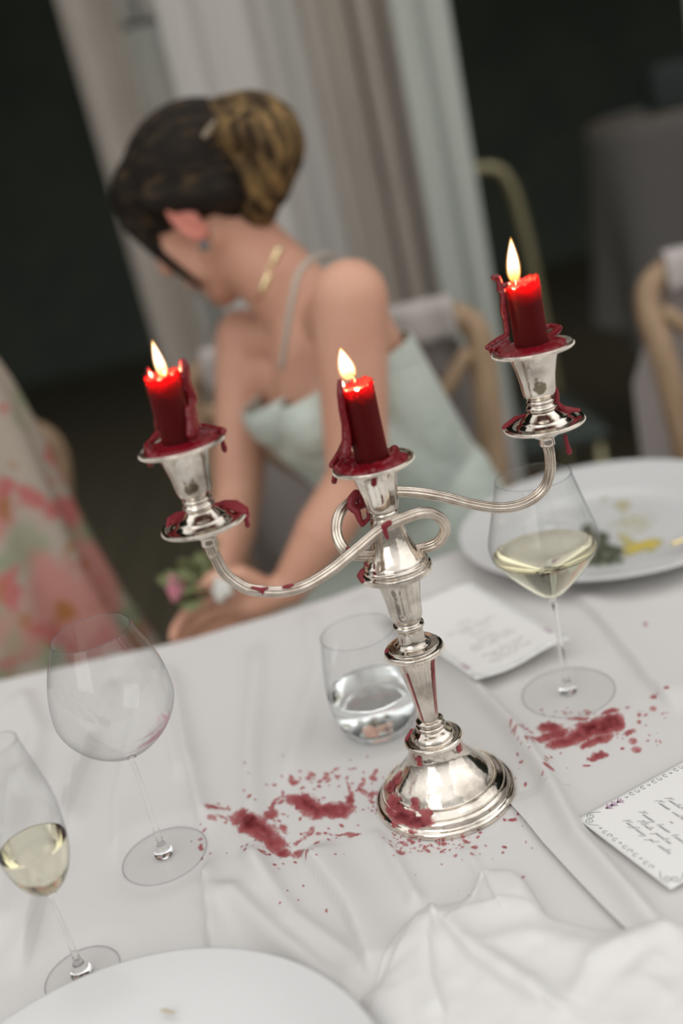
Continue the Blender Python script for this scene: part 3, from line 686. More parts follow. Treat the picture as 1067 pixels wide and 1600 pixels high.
candle('r', 'rightmost and highest red candle, with a knobbly wax string at its left', .0455, .0118,
  [(0, .0036), (30, .003), (-50, .0020), (-90, .0008), (-130, -.001), (180, -.001), (90, .002)], [(804, 441), (798, 373)], [(805, 446), (804, 440), (803, 437)],
  chain([(772, 434, -.002, .0023), (778, 434, -.002, .0022), (782, 446, -.003, .0021), (786, 458, -.004, .0022), (786, 472, -.005, .0020), (787, 486, -.005, .0026), (790, 500, -.006, .0019), (792, 520, -.007, .0020)])
  + chain([(789, 446, -.004, .0018), (793, 444, -.004, .0018)]) + chain([(780, 452, -.003, .0020), (786, 452, -.003, .0016)])
  + chain([(790, 526, 9, .0030), (778, 533, 9, .0030), (768, 539, 9, .0026), (762, 543, 9, .0022)]) + chain([(792, 536, 9, .0028), (782, 542, 9, .0024), (772, 546, 9, .0018)])
  + chain([(806, 543, 9, .0030), (826, 541, 9, .0032), (846, 535, 9, .0032), (860, 526, 9, .0030), (871, 516, 9, .0028), (874, 512, 9, .0024)])
  + chain([(848, 512, 9, .0026), (860, 510, 9, .0026), (872, 512, 9, .0026)]) + chain([(766, 545, 9, .0018), (769, 553, 8, .0016), (770, 558, 8, .0015)]),
  (.0043, 0))

# dried wax on the metal (parts of the candelabrum)
def waxbits(which, segs, label, vox=.0006):
    mb = MB()
    for (a, b_) in segs: mb.add(*capsule(K(which, *a[:3]), a[3], K(which, *b_[:3]), b_[3], 9, 4))
    o = fuse('wax_residue', mb, vox, M['waxdry'], CAND, 2); o['label'] = label; return o
waxbits('l', chain([(338, 790, .012, .0022), (352, 786, .012, .0024), (368, 787, .008, .0028), (382, 796, .002, .0028), (386, 806, -.002, .0020), (384, 812, -.004, .0016)]) + chain([(352, 790, .008, .0026), (372, 795, .002, .0026), (382, 800, -.002, .0022)])
  + chain([(385, 810, -.004, .0015), (387, 821, -.004, .0019)]) + chain([(292, 800, .010, .0016), (276, 806, .008, .0026), (266, 813, .004, .0026), (262, 822, -.002, .0014)]) + chain([(285, 806, .008, .0024), (270, 816, .002, .0022)]), 'dried red wax on the left drip pan')
waxbits('r', chain([(868, 605, -.002, .0012), (870, 615, -.002, .0018), (870, 630, 0, .0020), (880, 638, .004, .0022), (893, 640, .002, .0020), (904, 641, -.001, .0016)]) + chain([(876, 640, .006, .0022), (890, 644, .002, .0016)])
  + chain([(883, 682, -.004, .0016), (886, 695, -.004, .0016), (889, 706, -.004, .0023)]) + chain([(822, 648, .008, .0012), (805, 654, .006, .0018), (792, 664, .002, .0020), (787, 668, 0, .0016)]), 'dried red wax on the right drip pan')
waxbits('c', chain([(556, 772, .012, .0034), (550, 780, .010, .0036), (548, 792, .006, .0028), (558, 800, .004, .0028), (562, 812, .002, .0022), (566, 820, .002, .0018), (574, 812, .004, .0016)]) + chain([(560, 776, .014, .0034), (566, 790, .012, .0026), (552, 796, .006, .0028)])
  + chain([(575, 795, .006, .0014), (576, 812, .004, .0014)]), 'dark red wax hanging behind the middle cup')
waxbits('c', chain([(608, 817, -.0285, .0022), (600, 822, -.0285, .0022), (602, 832, -.0285, .0018), (605, 840, -.0275, .0015)]), 'red wax drip on the crossing of the left arm')
waxbits('c', chain([(566, 893, -.014, .0022), (562, 900, -.016, .0022), (566, 908, -.018, .0018)]) + chain([(570, 880, -.010, .0012), (575, 885, -.012, .0010)]) + chain([(543, 856, -.006, .0011), (548, 860, -.008, .0011)]) + chain([(562, 869, -.004, .0010), (555, 872, -.004, .0014)]), 'red wax crumbs on the left of the bell')
waxbits('l', chain([(394, 918, -.008, .0012), (405, 921, -.0095, .0018), (411, 922, -.0105, .0016), (410, 928, -.011, .0009)]) + chain([(410, 920, -.010, .0014), (418, 919, -.010, .0011)]) + chain([(443, 918, -.014, .0013), (452, 916, -.015, .0017), (458, 914, -.015, .0010)]), 'red wax smears on top of the left arm')
waxbits('c', chain([(603, 1018, -.006, .0014), (606, 1015, -.005, .0010)]), 'tiny red wax crumb on the upper collar')
waxbits('c', chain([(634, 1156, -.008, .0012), (643, 1141, -.004, .0014)]), 'red wax streak on the lower collar')

# wax film on lathe surfaces of the candelabrum
def lathefilm(prof, th0, th1, dens, label, seed, nz_=90, nt_=150, lift=.0004, mod=None):
    P = np.array(smoothp(prof, 6)); L = np.r_[0, np.cumsum(np.hypot(*np.diff(P, axis=0).T))]; s = np.linspace(0, L[-1], nz_)
    Z = np.interp(s, L, P[:, 0]); Rr = np.interp(s, L, P[:, 1]); th = np.linspace(math.radians(th0), math.radians(th1), nt_)
    T, S = np.meshgrid(np.linspace(0, 1, nt_), np.linspace(0, 1, nz_)); D, Kd = dens(T, S, seed)
    cov = np.clip((D-.42)/.22, 0, 1); cov = cov*cov*(3-2*cov)*np.clip(.55+Kd*.6, 0, 1)
    V = []; N_ = np.gradient(np.stack([Z, Rr], 1), axis=0); nn = np.stack([-N_[:, 1], N_[:, 0]], 1); nn /= np.linalg.norm(nn, axis=1)[:, None]
    for j in range(nz_):
        for i in range(nt_):
            rb = Rr[j]
            if mod is not None: rb = float(mod(np.array([th[i]-AX]), Z[j], Rr[j])[0])
            h_ = lift+.0004*Kd[j, i]*cov[j, i]; r = rb+nn[j, 1]*h_; zz = Z[j]+nn[j, 0]*h_
            V.append((r*math.cos(th[i]-AX), r*math.sin(th[i]-AX), zz))
    Fc = [(j*nt_+i, j*nt_+i+1, (j+1)*nt_+i+1, (j+1)*nt_+i) for j in range(nz_-1) for i in range(nt_-1) if max(cov[j, i], cov[j+1, i], cov[j, i+1], cov[j+1, i+1]) > .01]
    o = mobj('wax_film', V, Fc, M['stain'], CAND); a = o.data.attributes.new('film', 'FLOAT_VECTOR', 'POINT')
    a.data.foreach_set('vector', np.stack([cov.ravel(), Kd.ravel(), 0*cov.ravel()], 1).astype(np.float32).ravel()); o['label'] = label
def dens_base(T, S, seed):
    n = fbm(T*9, S*5, seed, 4); n2 = fbm(T*26, S*14, seed+5, 3)
    d = np.zeros(T.shape)
    for (a, b_, ra, rb, k) in ((.10, .60, .13, .26, 1.0), (.28, .40, .16, .20, .8), (.42, .28, .20, .16, 1.0), (.60, .26, .18, .10, 1.0), (.66, .40, .10, .18, .7), (.02, .45, .1, .2, .8), (.50, .50, .13, .16, .55), (.80, .30, .05, .05, .5), (.45, .08, .3, .07, .55)):
        d = np.maximum(d, k*np.exp(-(((T-a)/ra)**2+((S-b_)/rb)**2)))
    D = d*1.0+(n-.5)*.8*np.clip(d*2.5, 0, 1)+(n2-.5)*.5*np.clip(d*2.5, 0, 1)
    Kd = np.clip(.1+d*.75+(fbm(T*14, S*7, seed+9, 3)-.5)*1.1, 0, 1); return D, Kd
lathefilm([(.0020, .0548), (.0055, .0537), (.0080, .0507), (.0118, .0490), (.0135, .0459), (.0162, .0428), (.0185, .0394), (.0225, .0371), (.027, .0331), (.032, .0286), (.038, .0241)], 168, 286, dens_base, 'red wax spread over the front left of the base', 31, lift=.0005)
def dens_streak(cols):
    def f(T, S, seed):
        d = np.zeros(T.shape)
        for (a, wdt, s0, s1) in cols:
            aw = a+.01*(fbm(S*5, S*0, seed)-.5); g = np.exp(-((T-aw)/wdt)**2)*np.clip((S-s0)/.15, 0, 1)*np.clip((s1-S)/.12, 0, 1); d = np.maximum(d, g)
        return d*1.1, np.clip(d*.75*(.7+.6*fbm(T*8, S*9, seed+2)), 0, 1)
    return f
lathefilm([(.0725, .0078), (.09, .0098), (.11, .0128), (.122, .0152), (.1255, .0164)], 200, 345, dens_streak([(.20, .028, -.1, .93), (.80, .030, .0, 1.1), (.83, .03, .5, 1.1)]), 'two thin red wax runs down the column', 41, nz_=70, nt_=80, lift=.0005, mod=facets(10, .05, .073, .127))
lathefilm([(.158, .0114), (.1605, .0122), (.168, .0128), (.178, .0141), (.188, .0159), (.192, .0170)], 195, 345, dens_streak([(.28, .05, .8, .95), (.78, .04, .84, 1.0), (.15, .03, .84, .98), (.9, .04, .3, .5)]), 'red wax marks under the beaded disc', 43, nz_=50, nt_=60, lift=.0005)
lathefilm([(.040, .0231), (.044, .0214), (.048, .0205), (.0512, .0202)], 195, 345, dens_streak([(.20, .05, .1, .95), (.84, .05, .3, .9)]), 'red wax marks under the lower collar', 44, nz_=30, nt_=60, lift=.0005)

# ================================================================ GLASSES
def glass(name, foot, inner_outer, label, group=None, mt='glass'):
    p = at_z(*foot); root = empty(name, (p[0], p[1], cz(p[0], p[1])+.0004), label, 'glass' if name == 'tumbler' else 'wine glass', group)
    return root
def wine_glass(root, fr, stem_top, bowl, stem_r=.0021):
    """bowl: outer profile (z, r) from stem top to rim"""
    v, f = lathe(smoothp([(.0006, fr), (.0012, fr*.985), (.0016, fr*.7), (.0026, fr*.35), (.0034, fr*.20)], 3), 64); ft = mobj('foot', v, f[:-2], M['footglass'], root)
    v, f = sweep([(fr*math.cos(a), fr*math.sin(a), .0006) for a in np.linspace(0, 2*math.pi, 97)], .00045, 8, caps=False); mobj('foot_edge', v, f, M['rim'], ft)
    prof = [(.0010, .0068), (.003, .0078), (.006, .0066), (.0095, .0046), (.014, .0030), (.022, stem_r*1.1), (stem_top*.6, stem_r), (stem_top-.010, stem_r*1.15), (stem_top-.002, stem_r*1.7)]
    v, f = lathe(smoothp(prof, 4), 64); mobj('stem', v, f, M['glass'], root)
    out = smoothp(bowl, 6); th = .0009; inn = []
    for i, (z, r) in enumerate(out):
        a = out[max(i-1, 0)]; b_ = out[min(i+1, len(out)-1)]; d = np.array([b_[0]-a[0], b_[1]-a[1]]); d /= np.linalg.norm(d)+1e-9
        inn.append((z+d[1]*th, max(r-d[0]*th, .0004)))
    inn = [q for q in inn if q[0] >= out[0][0]+th]
    prof = list(out)+[(out[-1][0]+.0003, out[-1][1]-th/2)]+list(reversed(inn))
    v, f = lathe(out, 96); bw = mobj('bowl', v, f[:-2], M['thin'], root)
    v, f = sweep([(out[-1][1]*math.cos(a), out[-1][1]*math.sin(a), out[-1][0]) for a in np.linspace(0, 2*math.pi, 97)], .00042, 8, caps=False); mobj('rim', v, f, M['rim'], bw)
    return [(z, r-.0002) for z, r in out]
def liquid(root, name, inn, level, mt, over=-.0002):
    pr = [(z, r+over) for z, r in inn if z < level]
    rl = np.interp(level, [q[0] for q in inn], [q[1] for q in inn])+over
    prof = [(pr[0][0]-.0001, .0002)]+pr+[(level, rl), (level-.0004, rl-.0012), (level-.0005, .0003)]
    v, f = lathe(prof, 96); return mobj(name, v, f, mt, root)
BOWL = lambda st, ht, mz, mr, rr: [(st-.0015, .0034), (st+.0004, .0052), (st+.0040, .0125), (st+.010, mr*.50), (st+.019, mr*.73), (st+.030, mr*.90), (mz-.007, mr*.985), (mz, mr), (mz+.010, mr*.985), (mz+.022, mr*.94), (mz+.038, mr*.83), (ht, rr)]
g1 = glass('wine_glass', (258, 1338), None, 'empty balloon wine glass with faint pink wine traces, left of the wax splash')
i1 = wine_glass(g1, .0338, .0945, BOWL(.0945, .1995, .1415, .0452, .0292))
g2 = glass('wine_glass', (888, 1083), None, 'wine glass part filled with white wine, in front of the dinner plate')
RB = [(.0935, .0040), (.0955, .0062), (.100, .0125), (.110, .0225), (.122, .0330), (.133, .0415), (.140, .0448), (.1455, .0456), (.152, .0448), (.165, .0412), (.182, .0364), (.2032, .0308)]
i2 = wine_glass(g2, .0400, .0950, RB, .0025)
liquid(g2, 'wine', i2, .1370, M['wine'])
g3 = glass('champagne_flute', (130, 1525), None, 'tulip flute with a little white wine at the left edge')
FB = [(.0715, .0030), (.0735, .0055), (.078, .0110), (.086, .0165), (.098, .0208), (.112, .0230), (.128, .0236), (.145, .0228), (.165, .0190), (.1883, .0145)]
i3 = wine_glass(g3, .0262, .0730, FB, .0019)
liquid(g3, 'wine', i3, .1105, M['wine'])
for g_ in (g3,): g_['category'] = 'champagne glass'
# pink wine traces low in the left bowl
P = [(z, r-.0002) for z, r in i1 if z < .132]
def dens_trace(T, S, seed):
    n = fbm(T*5, S*16, seed, 4); d = np.exp(-(((T-.62)/.42)**2+((S-.66)/.30)**2))
    return d*.62+(n-.5)*1.1*np.clip(d*2, 0, 1), np.clip(.0+.25*n, 0, 1)
def glassfilm(root, P, th0, th1, dens, seed, c0, label):
    nt_, nz_ = 150, 80; L = np.r_[0, np.cumsum(np.hypot(*np.diff(np.array(P), axis=0).T))]; s = np.linspace(0, L[-1], nz_); A_ = np.array(P)
    Z = np.interp(s, L, A_[:, 0]); Rr = np.interp(s, L, A_[:, 1]); T, S = np.meshgrid(np.linspace(0, 1, nt_), np.linspace(0, 1, nz_)); D, Kd = dens(T, S, seed)
    cov = np.clip((D-.36)/.4, 0, 1)*.8; th = np.radians(np.linspace(th0, th1, nt_))
    V = [(Rr[j]*math.cos(th[i]), Rr[j]*math.sin(th[i]), Z[j]) for j in range(nz_) for i in range(nt_)]
    Fc = [(j*nt_+i, j*nt_+i+1, (j+1)*nt_+i+1, (j+1)*nt_+i) for j in range(nz_-1) for i in range(nt_-1) if max(cov[j, i], cov[j+1, i], cov[j, i+1], cov[j+1, i+1]) > .01]
    o = mobj('wine_residue', V, Fc, c0, root); a = o.data.attributes.new('film', 'FLOAT_VECTOR', 'POINT')
    a.data.foreach_set('vector', np.stack([cov.ravel(), Kd.ravel(), 0*cov.ravel()], 1).astype(np.float32).ravel()); o['label'] = label
M['trace'] = decalmat('pink_wine_trace', (.66, .22, .28), (.45, .06, .12), .3)
glassfilm(g1, P, 215, 400, dens_trace, 51, M['trace'], 'faint pink wine residue')
def dens_lip(T, S, seed):
    d = np.exp(-(((T-.5)/.22)**2+((S-.75)/.3)**2)); return d+.4*(fbm(T*4, S*5, seed)-.5), d*.3
PL = [(z, r+.0010) for z, r in i1 if z > .188]
glassfilm(g1, PL, 5, 30, dens_lip, 52, M['trace'], 'pink lip mark at the rim')
# water tumbler
g4 = glass('tumbler', (594, 1137), None, 'stemless water tumbler half filled with water, behind the candelabrum')
TO = [(0, .0255), (.0006, .0275), (.003, .0300), (.010, .0335), (.022, .0372), (.036, .0388), (.050, .0384), (.070, .0362), (.0964, .0322)]
out = smoothp(TO, 6); inn = [(.0085, .0006), (.0085, .020), (.0105, .028), (.014, .0322), (.022, .0360), (.036, .0376), (.050, .0373), (.070, .0351), (.0960, .0312)]
inn_s = smoothp(inn, 5)
v, f = lathe([tuple(q) for q in out], 96); wl = mobj('glass_wall', v, f[:-2], M['thin'], g4)
v, f = sweep([(.0322*math.cos(a), .0322*math.sin(a), .0964) for a in np.linspace(0, 2*math.pi, 97)], .0005, 8, caps=False); mobj('rim', v, f, M['rim'], wl)
v, f = lathe([(.0003, .0250), (.0010, .0268), (.003, .0290), (.0055, .0302), (.0075, .0306), (.0079, .0290), (.0070, .0200), (.0068, .0005)], 96); mobj('glass_base', v, f, M['glass'], g4)
inn_u = [(.0085+i*1e-5, q[1]) if q[0] <= .0086 else tuple(q) for i, q in enumerate(inn_s)]
rl = float(np.interp(.041, [q[0] for q in inn_s[10:]], [q[1] for q in inn_s[10:]]))+.00015
prof = [(.0085, .0003), (.0086, .026), (.0092, .0300)]+[(z, r-.0004) for z, r in out if .0105 < z < .0405]+[(.041, .0381), (.0406, .0368), (.0405, .0003)]
v, f = lathe(prof, 96); mobj('water', v, f, M['water'], g4)

# ================================================================ PLATES
def plate(root, R_, zr=.024, well=.60):
    prof = [(.0, R_*.50), (.0004, R_*.52), (.003, R_*.56), (.008, R_*.66), (.0145, R_*.80), (zr-.002, R_*.985), (zr, R_), (zr+.0015, R_*.998), (zr+.0012, R_*.975), (.0175, R_*.80), (.0115, R_*(well+.045)), (.0080, R_*well), (.0060, R_*(well-.06)), (.0052, R_*(well-.14)), (.0052, .001)]
    v, f = lathe(smoothp(prof, 4), 128); return mobj('dish', v, f, M['porcelain'], root)
pr = empty('dinner_plate', (.292, 1.105, TZ+.0030), 'large white dinner plate with oily leftovers behind the wine glass', 'plate'); plate(pr, .168)
def zplate(X, Y):
    return TZ+.0030+.0056+0*X
film('oil_smear', 'green-yellow oil left in the plate', 915, 1060, 785, 895, [(988, 830, 50, 24, -8, .18), (975, 800, 16, 8, 0, .3), (1005, 866, 30, 7, -12, .95), (985, 858, 14, 8, 20, .5), (945, 790, 10, 6, 0, .2)], 61, pr, step=1.5, warp=10, mt=M['oil'], zf=zplate, lift=.0008, thr=.3)
mb = MB()
for (a, b_) in chain([(918, 826, .008), (934, 840, .013), (950, 862, .016), (962, 876, .010)]) + chain([(925, 876, .008), (945, 882, .009), (968, 878, .007)]) + chain([(930, 855, .010), (950, 872, .011)]):
    A0 = at_z(a[0], a[1], TZ+.014); B0 = at_z(b_[0], b_[1], TZ+.014); mb.add(*ellipsoid(A0+[0, 0, 0], (a[2], a[2]*.8, .0055))); mb.add(*capsule(A0, .0048, B0, .0048))
tag(fuse('wilted_leaf', mb, .0016, M['food'], None, 2), 'dark charred leaf left over on the dinner plate', 'food')
# candle reflection on the plate rim, put in as a golden rod
sp_ = at_z(1058, 848, TZ+.030)
mb = MB(); mb.add(*capsule(sp_+[-.004, 0, 0], .0028, sp_+[.02, .004, .001], .0026)); mb.add(*capsule(sp_+[.02, .004, .001], .0026, sp_+[.12, .03, .004], .0034))
tag(mb.build('candle_glint', M['gold']), 'golden rod standing in for a candle reflection on the right rim of the dinner plate', 'candle_glint')

pn = empty('dinner_plate', (-.192, .413, TZ+.0030), 'white dinner plate with crumbs at the bottom edge, nearest the camera', 'plate'); plate(pn, .154, .021)
for (x, y, a, s) in ((33, 1590, 60, .0016), (262, 1580, -30, .0020)):
    q = at_z(x, y, TZ+.0215); mb = MB()
    for k in range(5): mb.add(*ellipsoid(q+np.array([(k-2)*s*.9*math.cos(math.radians(a)), (k-2)*s*.9*math.sin(math.radians(a)), 0]), (s, s*.5, s*.4), 8, 6))
    tag(mb.build('crumb', M['crumb']), 'tiny beige crumb on the near plate, ' + ('leftmost' if x < 100 else 'toward its middle'), 'crumb')

# ================================================================ NAPKIN
OUT = [(560, 1600), (588, 1548), (606, 1510), (622, 1472), (638, 1446), (656, 1431), (690, 1422), (730, 1408), (745, 1385), (757, 1369), (775, 1364), (800, 1366), (818, 1380), (840, 1412), (858, 1438), (900, 1452), (960, 1463), (1010, 1464), (1067, 1462), (1130, 1470), (1180, 1540), (1180, 1640), (1080, 1700), (900, 1740), (700, 1740), (580, 1690)]
OW = np.array([at_z(x, y)[:2] for x, y in OUT]); cen = at_z(850, 1580)[:2]
tt = np.linspace(0, len(OW), 420, endpoint=False)
def cr(P, t):
    n = len(P); i = int(t) % n; f = t-int(t); p0, p1, p2, p3 = P[i-1], P[i], P[(i+1) % n], P[(i+2) % n]
    return .5*((2*p1)+(-p0+p2)*f+(2*p0-5*p1+4*p2-p3)*f*f+(-p0+3*p1-3*p2+p3)*f**3)
ring = np.array([cr(OW, t) for t in tt]); nk = 110; V = []
NR = [(pz((757, 1369), (740, 1410), (728, 1440)), .0018, .004, 0), (pz((657, 1431), (700, 1424), (745, 1405)), .0016, .003, 0), (pz((757, 1369), (770, 1405), (785, 1440)), .0022, .004, 1),
      (pz((712, 1470), (740, 1442), (800, 1434), (880, 1446), (960, 1462), (1040, 1466)), .0045, .006, -1), (pz((682, 1452), (700, 1475), (745, 1530), (800, 1570), (850, 1600)), .005, .011, 1),
      (pz((660, 1432), (650, 1480), (600, 1560)), .007, .008, 1), (pz((684, 1455), (676, 1500), (682, 1560), (700, 1620)), .005, .011, -1), (pz((720, 1500), (780, 1540), (830, 1575), (900, 1630)), .008, .007, 0),
      (pz((780, 1500), (860, 1490), (930, 1520), (1000, 1500), (1067, 1480)), .010, .006, 0), (pz((900, 1600), (930, 1540), (990, 1510)), .007, .006, 0), (pz((1060, 1600), (1000, 1560), (1040, 1520)), .008, .005, 0)]
kk = np.linspace(0, 1, nk)
for k in kk:
    q = cen+(ring-cen)*k
    d0 = np.linalg.norm(ring-cen, axis=1)*(1-k)
    base_h = .013*(1-np.exp(-d0/.012))+.0006
    h = base_h
    for poly, wd, ht, side in NR:
        d, s, t = seg_dist(q[:, 0], q[:, 1], poly); fade = np.clip(np.minimum(t+.1, 1.1-t)*5, 0, 1)
        g = np.exp(-(d/wd)**2) if side == 0 else np.where(s*side > 0, np.exp(-(d/(wd*3))**2), np.exp(-(d/(wd*.5))**2))
        h = h+.6*ht*g*fade*(1-np.exp(-d0/.006))
    h = h+.006*(fbm(q[:, 0]*28, q[:, 1]*28, 77, 3)-.5)*(1-np.exp(-d0/.01))
    zz = CZ+cloth_h(q[:, 0], q[:, 1])+h
    V += list(zip(q[:, 0], q[:, 1], zz))
n = len(ring); Fc = [(k*n+i, k*n+(i+1) % n, (k+1)*n+(i+1) % n, (k+1)*n+i) for k in range(nk-1) for i in range(n)]
o = mobj('napkin', V, [tuple(reversed(f_)) for f_ in Fc], M['napkin']); bm_ = bmesh.new(); bm_.from_mesh(o.data); bmesh.ops.recalc_face_normals(bm_, faces=bm_.faces); bm_.to_mesh(o.data); bm_.free()
tag(o, 'crumpled white linen napkin at the lower right of the table', 'napkin')

# ================================================================ MENU CARDS
def ribbon(pts, wd, z):
    P = np.array(pts, float); V = []; Fc = []
    for i in range(len(P)):
        d = P[min(i+1, len(P)-1)]-P[max(i-1, 0)]; d = d/(np.linalg.norm(d)+1e-9); nrm = np.array([-d[1], d[0]])
        w_ = wd*(.55+.45*abs(d[1])); V += [(*(P[i]+nrm*w_/2), z), (*(P[i]-nrm*w_/2), z)]
    return V, [(2*i, 2*i+1, 2*i+3, 2*i+2) for i in range(len(P)-1)]
def script_word(word, x, y, s, sl=.55):
    """cursive strokes, x to the right, y up"""
    strokes = []; pts = []; cx = x
    WX_ = 1.75
    def P(a, b): pts.append((cx+a*s*WX_+b*s*sl, y+b*s))
    for ch in word:
        if ch == ' ':
            if len(pts) > 1: strokes.append(smoothp(pts, 4))
            pts = []; cx += .9*s*WX_; continue
        if ch.isupper():
            for a, b in ((0, 1.7), (.1, 2.1), (.5, 2.0), (.35, 1.2), (.05, .0), (.3, .6), (.7, 1.9), (1.1, 2.2), (1.2, 1.7), (.7, 1.2), (1.0, .4), (1.4, .05)): P(a, b)
            cx += 1.3*s*WX_
        elif ch in 'lbhkdtf':
            for a, b in ((.0, .2), (.35, 1.7), (.22, 2.0), (.08, 1.5), (.10, .1), (.4, .05)): P(a, b)
            cx += .5*s*WX_
            if ch in 'bhkd':
                for a, b in ((.1, .8), (.3, .7), (.35, .05), (.5, .1)): P(a, b)
                cx += .5*s*WX_
        elif ch in 'gpyjq':
            for a, b in ((.1, .9), (.35, .2), (.55, .9), (.45, -.6), (.2, -1.2), (.1, -.9), (.6, .1)): P(a, b)
            cx += .7*s*WX_
        elif ch in 'mn':
            for a, b in ((.05, .9), (.1, .0), (.3, .95), (.42, .0), (.62, .95), (.75, .0)): P(a, b)
            cx += .85*s*WX_
        elif ch in 'uwvi':
            for a, b in ((.05, .9), (.15, .05), (.4, .9), (.5, .05)): P(a, b)
            cx += .6*s*WX_
        else:
            for a, b in ((.35, .9), (.05, .5), (.15, .05), (.4, .5), (.38, .1), (.55, .15)): P(a, b)
            cx += .6*s*WX_
    if len(pts) > 1: strokes.append(smoothp(pts, 4))
    return strokes, cx-x
def spiral(cx, cy, r, turns, a0, sgn=1, tail=0):
    out = []
    for i in range(40):
        t = i/39; a = a0+sgn*turns*2*math.pi*t; q = r*(1-t*.85); out.append((cx+q*math.cos(a), cy+q*math.sin(a)))
    return out
def border(W, L):
    g = []; li = []; e = .0052
    def side(n, f):
        for i in range(n):
            t = (i+.5)/n; f(i, t)
    for (sx, sy) in ((0, 0), (1, 0), (0, 1), (1, 1)):
        X = lambda a: a if not sx else W-a
        Y = lambda a: a if not sy else L-a
        for k in (0, 1):
            pp = [(.0165, .0062), (.0140, .0040), (.0118, .0026)]+spiral(.0088, .0048, .0033, 1.4, -.9, -1)
            if k: pp = [(b_, a_) for a_, b_ in pp]
            g.append([(X(a_), Y(b_)) for a_, b_ in pp])
    for (ln, horiz, other) in ((W, 1, 0), (W, 1, 1), (L, 0, 0), (L, 0, 1)):
        n = int((ln-.036)/.0052) if horiz else int((ln-.058)/.0052)
        for i in range(n):
            c = (.020 if horiz else .041)+i*.0052
            frac = i/max(1, n-1)
            s_ = .0023 if (i % 4) else .0013
            pp = spiral(c, e-.0008*(i % 2), s_, .95, (1.2 if i % 2 else 4.2), 1 if i % 2 else -1)
            Q = (W if horiz else L)
            mp = (lambda a_, b_: (a_, b_ if not other else L-b_)) if horiz else (lambda a_, b_: (b_ if not other else W-b_, a_))
            g.append([mp(*q) for q in pp])
        for c in ((.024, .0285, .034) if not horiz else ()):
            mp = (lambda a_, b_: (a_, b_ if not other else L-b_)) if horiz else (lambda a_, b_: (b_ if not other else W-b_, a_))
            for k in range(4):
                a = -.7+k*.45; li.append([mp(c-.0022+.0052*t*math.cos(a), e+.0052*t*math.sin(a)+.0005*math.sin(t*3)) for t in np.linspace(0, 1, 6)])
    return g, li
def menu_card(name, corner, ang, W, L, label, words, curl=0.0, z0=.0012):
    """corner on table, +x axis of the card (text direction) at ang; card extends along +x (W) and +y (L)"""
    zc = max(cz(corner[0]+a*math.cos(ang)-b_*math.sin(ang), corner[1]+a*math.sin(ang)+b_*math.cos(ang)) for a in np.linspace(0, W, 6) for b_ in np.linspace(0, L, 6))
    root = empty(name, (corner[0], corner[1], zc+z0*.3), label, 'menu card', rz=ang)
    n = 24; hf = lambda x, y: curl*(math.cos(x/W*math.pi*1.0+.5)**2)*max(0, 1-y/L)**2
    V = [(W*i/n, L*j/n, hf(W*i/n, L*j/n)) for j in range(n+1) for i in range(n+1)]
    Fc = [(j*(n+1)+i, j*(n+1)+i+1, (j+1)*(n+1)+i+1, (j+1)*(n+1)+i) for j in range(n) for i in range(n)]
    o = mobj('card', V, Fc, M['paper'], root); s = o.modifiers.new('s', 'SOLIDIFY'); s.thickness = .0007; s.offset = -1
    top = .00012
    def put(nm, strokes, wd, mt):
        mb = MB()
        for st in strokes:
            v, f = ribbon(st, wd, top); v = [(a, b_, c+hf(a, b_)) for a, b_, c in v]; mb.add(v, f)
        tag(mb.build(nm, mt, root, smooth=False), kind='stuff')
    g, li = border(W, L); put('scroll_border', g, .00055, M['green_ink']); put('flower_print', li, .0011, M['lilac'])
    st = []
    for (txt, yy, sz) in words:
        _, wd = script_word(txt, 0, 0, sz); s_, _ = script_word(txt, W/2-wd/2-sz*.4, yy, sz); st += s_
    put('menu_writing', st, .00022, M['ink'])
    return root
WORDS = [('Raspberry gel coulis', .0215, .00165), ('White peaches', .0285, .00165), ('Creamy lemon brulee', .0355, .00165), ('or', .044, .0013), ('Lemon sorbet verbena', .052, .00165), ('Roasted apricot tart', .059, .00165), ('Pistachio', .066, .00165), ('Dessert', .078, .0024), ('Grilled turbot', .090, .00165), ('Herb butter and greens', .097, .00165), ('Main', .108, .0024)]
WORDS = [(a, b, c*1.18) for a, b, c in WORDS]
A0 = at_z(903, 1288, TZ+.003)[:2]; A1 = at_z(1049, 1400, TZ+.003)[:2]; ang = math.atan2(A1[1]-A0[1], A1[0]-A0[0])
menu_card('menu_card', A0, ang, float(np.linalg.norm(A1-A0)), .135, 'white menu card with green scroll border and grey script, at the right edge', WORDS)
B0 = at_z(748, 1084, TZ+.003)[:2]; B1 = at_z(880, 1026, TZ+.003)[:2]; ang = math.atan2(B1[1]-B0[1], B1[0]-B0[0])
menu_card('menu_card', B0, ang, .102, .195, 'blurred menu card lying behind the candelabrum, its near edge curling up', WORDS, curl=.005)

